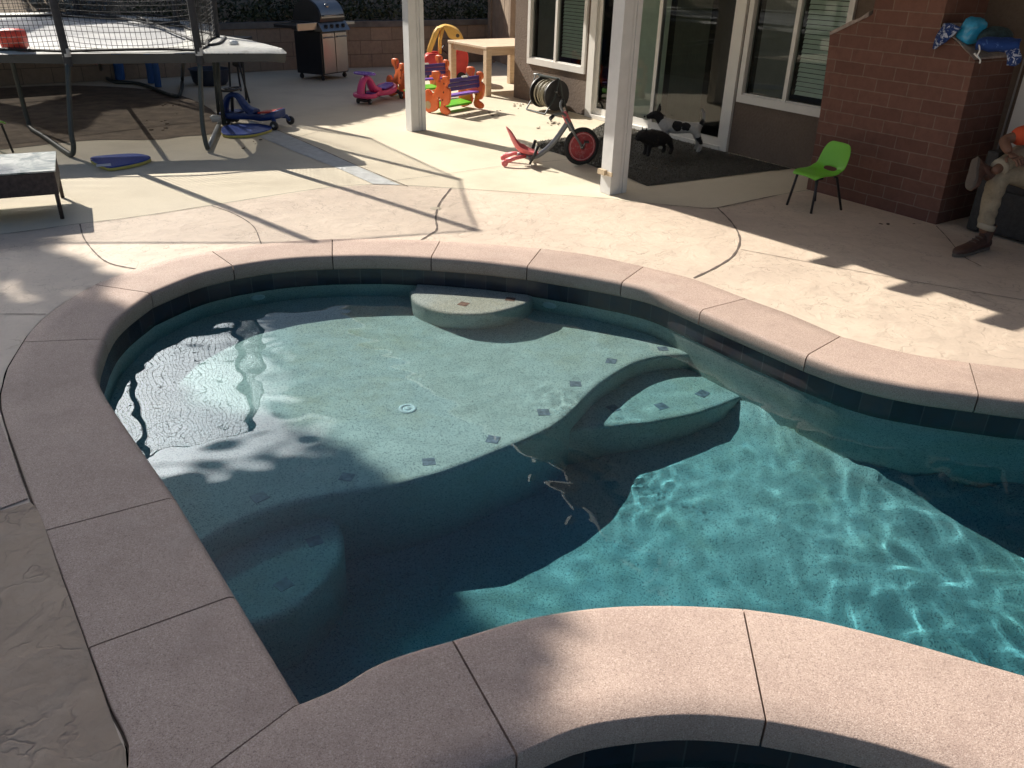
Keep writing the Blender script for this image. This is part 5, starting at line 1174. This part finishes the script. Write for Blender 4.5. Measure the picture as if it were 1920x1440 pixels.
# ---------------------------------------------------------------- green plastic chairs
def kid_chair(label, loc, rz, grp='green plastic chairs'):
    """local +x is where the seat faces"""
    t = thing('plastic_chair', label, 'chair', loc, rz, grp)
    bm = bmesh.new(); S = []
    for x, z, w_, c_ in ((.175, .288, .135, -.012), (.165, .302, .155, -.008), (.12, .308, .165, .004), (.04, .302, .17, .008), (-.04, .300, .17, .014), (-.10, .312, .168, .03), (-.135, .345, .165, .03), (-.155, .40, .165, .028), (-.175, .47, .160, .026), (-.188, .53, .135, .02), (-.192, .552, .095, .012)):
        S.append([bm.verts.new((x + (c_ if z > .31 else 0) * f_ * f_, w_ * f_, z + (c_ * f_ * f_ if z <= .312 else 0))) for f_ in (-1, -.8, -.45, 0, .45, .8, 1)])
    for i, (a, b) in enumerate(zip(S, S[1:])):
        for k in range(6):
            if i == 5 and k in (2, 3): continue
            bm.faces.new((a[k], a[k + 1], b[k + 1], b[k]))
    o = P_('seat_shell', bm, M_GRN2, t, smooth=True); m_ = o.modifiers.new('t', 'SOLIDIFY'); m_.thickness = .012; m_ = o.modifiers.new('s', 'SUBSURF'); m_.levels = 1; m_.render_levels = 2
    bm = bmesh.new(); box(bm, (-.190, 0, .478), (.004, .06, .012), None, .001); P_('grip_slot', bm, M_BLK, t)
    for x, y, x2, y2 in ((.14, .12, .17, .15), (.14, -.12, .17, -.15), (-.08, .12, -.17, .16), (-.08, -.12, -.17, -.16)):
        bm = bmesh.new(); tube(bm, [V(x * .6, y, .29), V(x, y, .285), V(x2, y2, .0)], .011, 8); P_('leg', bm, M_BLK, t, smooth=True)
    return t
M_GRN2 = plain('lime_plastic', (.17, .50, .04), .38, var=.04)
kid_chair('lime green plastic child chair with black legs standing beside the red block chimney', (2.635, 7.19, 0), radians(206))
kid_chair('green plastic child chair under the trampoline, cut by the left edge', tuple(G(-22, 288)), radians(60))

# ---------------------------------------------------------------- small litter
bm = bmesh.new(); rg3 = random.Random(9)
for (x, y, n_, sp) in ((1045, 232, 7, 9), (978, 200, 8, 14), (930, 212, 6, 14), (1030, 236, 6, 22), (1652, 420, 1, 1), (1664, 421, 1, 1), (1713, 420, 1, 1), (300, 235, 7, 25), (330, 205, 5, 25), (1240, 312, 5, 25), (860, 570, 0, 0), (470, 272, 4, 25), (1180, 240, 8, 12)):
    for k in range(n_):
        q_ = G(x + rg3.uniform(-sp, sp), y + rg3.uniform(-sp * .4, sp * .4)); s_ = rg3.uniform(.008, .02); a_ = rg3.uniform(0, 6.28)
        r = bmesh.ops.create_icosphere(bm, subdivisions=1, radius=s_)['verts']
        for v_ in r: v_.co = Matrix.Rotation(a_, 3, 'Z') @ V(v_.co.x * 1.6, v_.co.y, v_.co.z * .35) + V(q_.x, q_.y, s_ * .3)
tag(link('leaf_litter', bm, plain('dry_leaf', (.09, .06, .035), .9, var=.5, scale=60), None), 'scattered dry brown leaf bits on the concrete near the hose reel', 'leaf litter', kind='stuff')
# ---------------------------------------------------------------- towels and float on the chimney ledge
M_TOWEL = None
def m_towel(name, dark, light, sc=28, th=.5):
    t = NT(name, Roughness=.9); vo = t.noise(sc, 4, .75, dist=.8); t.color(t.ramp(vo, [(th, dark), (th + .05, light)])); t.bump(t.noise(90, 3), .5, .004); return t.m
M_TW1 = m_towel('navy_print_cloth', (.008, .035, .16), (.45, .50, .62), 30, .52); M_TW2 = m_towel('royal_blue_cloth', (.008, .045, .22), (.06, .14, .40), 14, .6)
def cloth(name, rows, mat, label, n=14):
    """rows of px,py,t triples -> a draped, wrinkled sheet with thickness"""
    R_ = [[HP(HW(x, y, t)[0], t, HW(x, y, t)[1]) for x, y, t in r] for r in rows]
    R_ = [resample(catmull(r, 4), n) for r in R_]; C_ = [resample(catmull([r[k] for r in R_], 4), n) for k in range(n + 1)]
    bm = bmesh.new(); base = C_[0][0].copy(); g = [[bm.verts.new(p + V(*(.012 * mnoise.noise_vector(p * 14))) - base) for p in c] for c in C_]
    for a, b in zip(g, g[1:]):
        for k in range(n): bm.faces.new((a[k], a[k + 1], b[k + 1], b[k]))
    o = link(name, bm, mat, None, smooth=True, loc=base); m_ = o.modifiers.new('t', 'SOLIDIFY'); m_.thickness = .012; m_.offset = 0; return tag(o, label, 'towel', 'blue cloths on the chimney ledge')
cloth('towel', [[(1748, 92, -.64), (1755, 70, -.64), (1772, 44, -.62)], [(1757, 90, -.66), (1768, 68, -.67), (1788, 44, -.64)], [(1770, 80, -.65), (1785, 68, -.66), (1802, 52, -.62)]], M_TW1, 'navy and white print towel draped over the left end of the ledge')
cloth('towel', [[(1828, 92, -.63), (1865, 96, -.63), (1912, 94, -.60)], [(1830, 82, -.68), (1868, 86, -.68), (1912, 84, -.65)], [(1838, 72, -.60), (1872, 72, -.60), (1914, 74, -.56)], [(1842, 74, -.40), (1872, 74, -.40), (1914, 76, -.40)]], M_TW2, 'royal blue rolled cloth lying along the ledge right of the shiny float')
cloth('towel', [[(1884, 92, -.63), (1888, 110, -.66), (1887, 124, -.66)], [(1900, 90, -.64), (1903, 108, -.67), (1904, 122, -.66)], [(1912, 90, -.62), (1915, 108, -.64), (1912, 118, -.64)]], M_TW1, 'pale blue print towel end hanging down at the right end of the ledge')
s_, z_ = HW(1824, 54, -.52); bm = bmesh.new(); box(bm, (0, 0, 0), (.17, .15, .18), Matrix.Rotation(.5, 3, 'Z') @ Matrix.Rotation(.35, 3, 'X'), .055, 3)
for v_ in bm.verts: v_.co += v_.co.normalized() * .012 * mnoise.noise(v_.co * 16)
o = link('arm_float', bm, plain('shiny_turquoise_vinyl', (.03, .30, .55), .12, var=.3, scale=9), None, smooth=True, loc=HP(s_, -.52, z_ - .01)); tag(o, 'shiny turquoise inflated swim float on top of the chimney ledge', 'swim float')
s_, z_ = HW(1868, 58, -.42); bm = bmesh.new(); bmesh.ops.create_uvsphere(bm, u_segments=18, v_segments=10, radius=.1)
for v_ in bm.verts: v_.co = V(v_.co.x * 1.4, v_.co.y, v_.co.z * .75) * (1 + .1 * mnoise.noise(v_.co * 20))
o = link('mesh_bag', bm, plain('dark_teal_mesh', (.02, .045, .055), .7, var=.5, scale=40), None, smooth=True, loc=HP(s_, -.42, z_ - .04)); tag(o, 'dark teal mesh bag behind the royal blue cloth on the ledge', 'bag')
def hpx(x, y, t): s_, z_ = HW(x, y, t); return HP(s_, t, z_)
bm = bmesh.new(); b0 = hpx(1836, 84, -.68); tube(bm, [p - b0 for p in curve_pts([hpx(1836, 84, -.68), hpx(1837, 95, -.69), hpx(1833, 104, -.69), hpx(1838, 112, -.69), hpx(1837, 119, -.69)], 4)], .007, 6, flat=(1, .5)); tube(bm, [p - b0 for p in (hpx(1827, 100, -.69), hpx(1834, 108, -.69))], .008, 6)
tag(link('drawstring', bm, M_WPLAS, None, smooth=True, loc=b0), 'white drawstring dangling from the blue cloth over the chimney corner', 'cord')

# ---------------------------------------------------------------- skinned bodies
def skin(name, verts, edges, radii, mat, parent, lv=2, smoothr=None):
    me = bpy.data.meshes.new(name); me.from_pydata([tuple(v) for v in verts], edges, []); o = bpy.data.objects.new(name, me); COL.objects.link(o)
    o.modifiers.new('skin', 'SKIN'); sv = me.skin_vertices[0].data
    for i, r in enumerate(radii): sv[i].radius = (r, r) if isinstance(r, (int, float)) else r; sv[i].use_root = (i == 0)
    s = o.modifiers.new('sub', 'SUBSURF'); s.levels = lv; s.render_levels = lv
    dg = bpy.context.evaluated_depsgraph_get(); dg.update(); m2 = bpy.data.meshes.new_from_object(o.evaluated_get(dg)); o.modifiers.clear(); o.data = m2
    m2.polygons.foreach_set('use_smooth', [True] * len(m2.polygons)); m2.materials.clear()
    for m in (mat if isinstance(mat, (list, tuple)) else [mat]): m2.materials.append(m)
    if parent: o.parent = parent
    return o
def m_fur(name, base, spots=(), spotcol=(.012, .011, .012)):
    t = NT(name, Roughness=.85); c = t.ramp(t.noise(30, 4, .6), [(.3, tuple(x * .8 for x in base)), (.7, base)])
    for cx, cy_, cz, r in spots:
        d = t.n('ShaderNodeVectorMath', operation='DISTANCE'); d.inputs[1].default_value = (cx, cy_, cz); nz = t.n('ShaderNodeTexNoise'); nz.inputs['Scale'].default_value = 14; t.l(t.co.outputs['Object'], nz.inputs['Vector'])
        t.l(t.co.outputs['Object'], d.inputs[0]); a = t.math('ADD', d.outputs['Value'], t.math('MULTIPLY', t.math('SUBTRACT', nz.outputs[0], .5), .06)); k = t.math('LESS_THAN', a, r); c = t.mix(k, c, spotcol)
    t.color(c); t.bump(t.noise(70, 3, .7), .6, .006); return t.m
def dog(name, label, loc, rz, mat, sc, headdrop=0.0, stocky=1.0, tail=True, furn=3, furl=.012):
    """local: nose toward -x, standing; about .3 m at the shoulder before scaling"""
    k = stocky
    Vv = [(.16, 0, .235), (.10, 0, .225), (0, 0, .22), (-.10, 0, .225), (-.15, 0, .24), (-.20, 0, .285 - headdrop * .5), (-.235, 0, .33 - headdrop), (-.275, 0, .325 - headdrop * 1.1), (-.32, 0, .305 - headdrop * 1.2), (-.345, 0, .30 - headdrop * 1.2),
          (.17, .055, .20), (.155, .06, .14), (.195, .06, .085), (.185, .06, .02), (.165, .06, .01),
          (.17, -.055, .20), (.20, -.06, .14), (.235, -.06, .09), (.215, -.06, .02), (.195, -.06, .01),
          (-.13, .05, .18), (-.125, .052, .11), (-.14, .052, .02), (-.16, .052, .01),
          (-.13, -.05, .18), (-.15, -.052, .11), (-.16, -.052, .02), (-.18, -.052, .01)]
    E_ = [(0, 1), (1, 2), (2, 3), (3, 4), (4, 5), (5, 6), (6, 7), (7, 8), (8, 9), (0, 10), (10, 11), (11, 12), (12, 13), (13, 14), (0, 15), (15, 16), (16, 17), (17, 18), (18, 19), (4, 20), (20, 21), (21, 22), (22, 23), (4, 24), (24, 25), (25, 26), (26, 27)]
    R_ = [.062 * k, .058 * k, .068 * k, .075 * k, .07 * k, .05 * k, .052 * k, .042 * k, .026, .018, .042, .027, .015, .013, .016, .042, .027, .015, .013, .016, .034, .02, .014, .017, .034, .02, .014, .017]
    if tail:
        n0 = len(Vv); Vv += [(.205, 0, .265), (.225, 0, .31), (.22, 0, .37), (.195, 0, .41)]; E_ += [(0, n0), (n0, n0 + 1), (n0 + 1, n0 + 2), (n0 + 2, n0 + 3)]; R_ += [.02, .012, .009, .006]
    sw = sorted(range(1), key=lambda a: a)
    t = thing(name, label, 'dog', loc, rz); t.scale = (sc, sc, sc)
    bo = skin('body', Vv, E_, R_, mat, t); rf_ = random.Random(8); bm = bmesh.new(); bm.from_mesh(bo.data); fl = bm.faces[:]
    for f_ in fl:
        for _ in range(int(furn)):
            w_ = [rf_.random() for _ in f_.verts]; s_ = sum(w_); p = sum((v_.co * (a / s_) for v_, a in zip(f_.verts, w_)), V(0, 0, 0)); d = (f_.normal + V(.7, 0, -.5)).normalized() * furl * rf_.uniform(.6, 1.3); sd = f_.normal.cross(d).normalized() * .0025
            bm.faces.new((bm.verts.new(p - sd), bm.verts.new(p + sd), bm.verts.new(p + d)))
    bm.to_mesh(bo.data); bm.free()
    M_E = m_fur('dark_ear', (.02, .018, .018))
    for sy in (-1, 1):
        bm = bmesh.new(); hx, hz_ = -.235, .33 - headdrop
        vs = [bm.verts.new(p) for p in ((hx - .012, sy * .022, hz_ + .035), (hx + .03, sy * .05, hz_ + .03), (hx + .03, sy * .035, hz_ + .05), (hx + .012, sy * .055, hz_ + .11))]
        for f_ in ((0, 1, 3), (1, 2, 3), (2, 0, 3), (0, 2, 1)): bm.faces.new([vs[i] for i in f_])
        link('ear', bm, M_E, t)
        bm = bmesh.new(); bmesh.ops.create_uvsphere(bm, u_segments=10, v_segments=6, radius=.007)
        for v_ in bm.verts: v_.co += V(hx - .045, sy * .026, hz_ + .018)
        link('eye', bm, M_BLK, t, smooth=True)
    bm = bmesh.new(); bmesh.ops.create_uvsphere(bm, u_segments=10, v_segments=6, radius=.011)
    for v_ in bm.verts: v_.co += V(-.36, 0, .302 - headdrop * 1.2)
    link('nose', bm, M_BLK, t, smooth=True); return t
M_BW = m_fur('white_fur_black_patches', (.55, .53, .50), ((-.25, 0, .32, .085), (-.33, 0, .29, .05), (-.02, -.06, .25, .055), (.06, -.06, .245, .045), (.215, -.06, .12, .04), (.21, 0, .28, .03)))
d1 = dog('dog', 'white dog with black head and black patches standing on the dark turf by the door', tuple(G(1270, 281) + V(0, .02, 0)), radians(-14), M_BW, 1.12)
d2 = dog('dog', 'stocky black dog with pointed ears on the dark turf, nearer than the white one', tuple(G(1228, 290) + V(.0, .0, 0)), radians(28), m_fur('black_fur', (.022, .018, .016)), .80, .05, 1.75, False, 6, .018)

# ---------------------------------------------------------------- seated man and his wicker armchair
man = thing('person', 'seated man in orange shirt, dirty tan trousers and brown work boots, legs crossed', 'person', (3.62, 5.98, 0))
O_ = V(3.62, 5.98, 0)
def at(px, py, z=None, D=None):
    """world point on the ray of a pixel at height z"""
    r = ray(px, py); k = (z - CH) / r.z; return V(r.x * k, r.y * k, z)
def atd(px, py, d): r = ray(px, py); return V(0, 0, CH) + r * (d / hypot(r.x, r.y))
foot = G(1838, 474); dn_ = hypot(foot.x, foot.y)
ank = atd(1842, 440, dn_ + .05); knee = atd(1872, 330, dn_ + .12); hip = V(4.25, 6.28, .50)
hipP = [hip, hip + V(-.02, .17, 0)]
ankx = atd(1862, 322, dn_ + .02); kneex = V(4.0, 6.42, .74)
kneex = atd(1945, 268, dn_ + .55)
sh = V(4.42, 6.30, 1.02)
M_PANT = plain('dirty_tan_trousers', (.30, .25, .175), .95, var=.25, scale=9, bump=.8, bscale=22, dirt=(.14, .11, .08)); M_BOOT = plain('brown_leather', (.075, .035, .025), .6, var=.4, scale=20, bump=.4, bscale=60)
M_SKIN = plain('tanned_skin', (.17, .085, .055), .6, var=.1, scale=12); M_SHIRT = plain('orange_shirt', (.62, .085, .03), .85, var=.15, scale=8, bump=.6, bscale=16); M_SOLE = plain('rubber_sole', (.12, .10, .085), .9); M_HAIR = plain('dark_hair', (.02, .015, .012), .7)
def rel(*p): return [q - O_ for q in p]
# body: one continuous figure (torso, neck, head, arms to the wrist)
chest = hip + V(.17, .10, .42); neck = chest + V(.0, .01, .20); head = neck + V(-.05, -.01, .12); hc = hip + V(.02, .06, .03)
shL, shR = chest + V(-.10, -.17, .07), chest + V(.10, .19, .07)
elb = atd(1880, 262, dn_ + .18); wr = atd(1893, 288, dn_ + .06)
elR = shR + V(-.12, .05, -.27); wrR = hip + V(-.30, .12, .20)
Vv = rel(hc, hc.lerp(chest, .5), chest, neck, neck + V(-.02, 0, .05), head, head + V(0, 0, .07), shL, elb, elb.lerp(wr, .6), wr, shR, elR, wrR, hip, hip.lerp(knee, .5), knee, knee.lerp(ank, .4), ank, hip + V(0, .17, 0), (hip + V(0, .17, 0)).lerp(kneex, .5), kneex, kneex.lerp(ankx, .5), ankx)
E_ = [(0, 1), (1, 2), (2, 3), (3, 4), (4, 5), (5, 6), (2, 7), (7, 8), (8, 9), (9, 10), (2, 11), (11, 12), (12, 13), (0, 14), (14, 15), (15, 16), (16, 17), (17, 18), (0, 19), (19, 20), (20, 21), (21, 22), (22, 23)]
R_ = [.13, .13, .13, .055, .055, .09, .08, .06, .04, .038, .026, .06, .04, .028, .085, .075, .056, .052, .035, .085, .075, .056, .05, .035]
body = skin('body', Vv, E_, R_, M_SKIN, man)
# trousers over the legs
Vv = rel(hc, hip, hip.lerp(knee, .5), knee + V(0, 0, .01), knee.lerp(ank, .35), knee.lerp(ank, .75), ank + V(.01, 0, .05), hip + V(0, .17, .01), (hip + V(0, .17, 0)).lerp(kneex, .5), kneex, kneex.lerp(ankx, .35), kneex.lerp(ankx, .70), kneex.lerp(ankx, .86))
TR_ = skin('trousers', Vv, [(0, 1), (1, 2), (2, 3), (3, 4), (4, 5), (5, 6), (0, 7), (7, 8), (8, 9), (9, 10), (10, 11), (11, 12)], [.15, .11, .098, .082, .072, .063, .060, .11, .098, .085, .075, .068, .068], M_PANT, man)
Vv = rel(hc + V(0, 0, .04), hc.lerp(chest, .5), chest, chest + V(0, 0, .09), shL, shL.lerp(elb, .45), shL.lerp(elb, .93), shR, shR.lerp(elR, .65))
for v_ in TR_.data.vertices:
    q = Vector(v_.co); n_ = mnoise.noise(V(q.x * 9, q.y * 9, q.z * 24)) * .012 + mnoise.noise(q * 11) * .010; v_.co = q + Vector(v_.normal) * n_
for p_, q_ in ((ank, ank + V(.01, 0, .05)), (kneex.lerp(ankx, .86), kneex.lerp(ankx, .80))):
    bm = bmesh.new(); d_ = (q_ - p_).normalized(); a_ = (ank + V(.01, 0, .055)) if p_ == ank else p_; tube(bm, rel(a_ - d_ * .012, a_ + d_ * .012, a_ + d_ * .03), [.062, .066, .060], 16); link('cuff', bm, plain('pale_cuff', (.38, .33, .25), .95), TR_, smooth=True)
SHT = skin('shirt', Vv, [(0, 1), (1, 2), (2, 3), (2, 4), (4, 5), (5, 6), (2, 7), (7, 8)], [.155, .155, .15, .085, .085, .075, .078, .085, .075], M_SHIRT, man)
def boot(heel, toe, up, name='boot'):
    """from heel to toe along the sole; up: toward the shin"""
    ax = (toe - heel).normalized(); up = (up - ax * up.dot(ax)).normalized(); L = (toe - heel).length
    k_ = L / .29; sd0 = ax.cross(up); bm = bmesh.new(); rings = []
    for x, w_, h_ in ((-.040, .012, .05), (-.030, .030, .085), (-.005, .037, .125), (.04, .040, .135), (.085, .040, .118), (.125, .041, .098), (.165, .046, .082), (.205, .050, .072), (.24, .048, .066), (.265, .040, .058), (.283, .026, .046), (.290, .008, .034)):
        c_ = heel - O_ + ax * x * k_; ring = []
        for q in range(14):
            a_ = 2 * pi * q / 14; cs, sn = cos(a_), sin(a_); zz = .02 + (h_ - .02) * (.5 + .5 * (abs(sn) ** .75) * (1 if sn > 0 else -1)); ring.append(bm.verts.new(c_ + sd0 * (w_ * (abs(cs) ** .7) * (1 if cs > 0 else -1) * (1 - .25 * max(0, (zz - .06) / .08))) + up * zz))
        rings.append(ring)
    for a_, b_ in zip(rings, rings[1:]):
        for q in range(14): bm.faces.new((a_[q], a_[(q + 1) % 14], b_[(q + 1) % 14], b_[q]))
    bm.faces.new(rings[0]); bm.faces.new(rings[-1])
    h0 = heel - O_; tube(bm, [h0 + ax * .028 + up * .06, h0 + ax * .022 + up * .12, h0 + ax * .018 + up * .17, h0 + ax * .016 + up * .20, h0 + ax * .016 + up * .203], [.046, .049, .052, .054, .046], 14)
    b = link(name, bm, M_BOOT, man, smooth=True, sharp=60)
    sd = ax.cross(up); bm = bmesh.new(); pts = [(-.035, .0), (-.03, .03), (L * .3, .036), (L * .65, .046), (L * .9, .036), (L + .012, .0), (L * .9, -.036), (L * .65, -.046), (L * .3, -.036), (-.03, -.03)]
    pts = [(p.x, p.y) for p in catmull([V(a_, b_, 0) for a_, b_ in pts], 3, True)]
    h_ = heel - O_; M_ = Matrix(((ax.x, sd.x, up.x, h_.x + up.x * .014), (ax.y, sd.y, up.y, h_.y + up.y * .014), (ax.z, sd.z, up.z, h_.z + up.z * .014), (0, 0, 0, 1))); slab(bm, pts, .026, M_, .005); link('sole', bm, M_SOLE, b)
    bm = bmesh.new()
    for k in range(4): c_ = heel - O_ + ax * (L * (.30 + .09 * k)) + up * (.115 - .014 * k); tube(bm, [c_ - sd * .028, c_ + up * .006, c_ + sd * .028], .004, 5)
    link('laces', bm, M_SOLE, b)
boot(G(1844, 468), G(1788, 482), V(.05, .05, 1))
h2 = atd(1848, 345, dn_ - .02); t2 = atd(1806, 352, dn_ - .16)
boot(atd(1826, 303, dn_ + .05), atd(1816, 352, dn_ - .13), (kneex - ankx))
# hand: palm, four curled fingers and a thumb, resting on the crossed leg
hd = (atd(1908, 298, dn_ + .0) - wr).normalized(); pn_ = V(-.25, -.45, .85).normalized(); sdv = hd.cross(pn_).normalized()
Vv = rel(wr, wr + hd * .045, wr + hd * .075); skin('hand', Vv, [(0, 1), (1, 2)], [(.030, .02), (.042, .018), (.040, .016)], M_SKIN, man)
for k, (of, ln) in enumerate(((.028, .070), (.010, .080), (-.009, .075), (-.027, .058))):
    b_ = wr + hd * .07 + sdv * of; Vv = rel(b_, b_ + hd * ln * .5 + pn_ * .008, b_ + hd * ln * .8 - pn_ * .012, b_ + hd * ln * .95 - pn_ * .032); skin('finger', Vv, [(0, 1), (1, 2), (2, 3)], [.010, .0095, .009, .007], M_SKIN, man, 1)
b_ = wr + hd * .02 + sdv * .03; skin('thumb', rel(b_, b_ + sdv * .028 + hd * .025, b_ + sdv * .038 + hd * .055 - pn_ * .01), [(0, 1), (1, 2)], [.013, .011, .009], M_SKIN, man, 1)
# wrist watch-less forearm; face and hair above the frame
hp_ = head - O_; bm = bmesh.new(); bmesh.ops.create_uvsphere(bm, u_segments=20, v_segments=12, radius=.108)
for v_ in bm.verts: v_.co = V(v_.co.x * .95 + .012, v_.co.y * .86, max(v_.co.z, -.02)) + hp_ + V(0, 0, .045)
link('hair', bm, M_HAIR, man, smooth=True)
for sy in (-1, 1):
    bm = bmesh.new(); bmesh.ops.create_uvsphere(bm, u_segments=10, v_segments=8, radius=.012)
    for v_ in bm.verts: v_.co += hp_ + V(-.088, sy * .032, .02)
    link('eye', bm, M_WPLAS, man, smooth=True)
    bm = bmesh.new(); bmesh.ops.create_uvsphere(bm, u_segments=10, v_segments=8, radius=.028)
    for v_ in bm.verts: v_.co = V(v_.co.x * .7, v_.co.y * .35, v_.co.z) + hp_ + V(0, sy * .088, .01)
    link('ear', bm, M_SKIN, man, smooth=True)
skin('nose', [tuple(hp_ + V(-.085, 0, .02)), tuple(hp_ + V(-.108, 0, -.012))], [(0, 1)], [.010, .014], M_SKIN, man, 1)
bm = bmesh.new(); box(bm, hp_ + V(-.086, 0, -.045), (.012, .045, .010), None, .004); link('mouth', bm, plain('lip', (.16, .05, .04), .5), man)
# armchair
wc = thing('wicker_armchair', 'black wicker armchair with square arms beside the chimney, holding the seated man', 'armchair', (4.22, 6.42, 0), radians(30))
M_BW2 = plain('black_wicker', (.022, .021, .022), .6, var=.5, scale=40, bump=1, bscale=80)
for nm, c_, s_ in (('seat_base', (.02, 0, .19), (.66, .62, .34)), ('backrest', (.36, 0, .50), (.12, .80, .66)), ('armrest', (.0, .37, .33), (.72, .10, .64)), ('armrest', (.0, -.37, .33), (.72, .10, .64))):
    bm = bmesh.new(); box(bm, c_, s_, None, .02); link(nm, bm, M_BW2, wc)
bm = bmesh.new(); box(bm, (.0, 0, .39), (.62, .60, .07), None, .03, 3); link('cushion', bm, plain('charcoal_cushion', (.035, .035, .038), .9, bump=.5), wc)
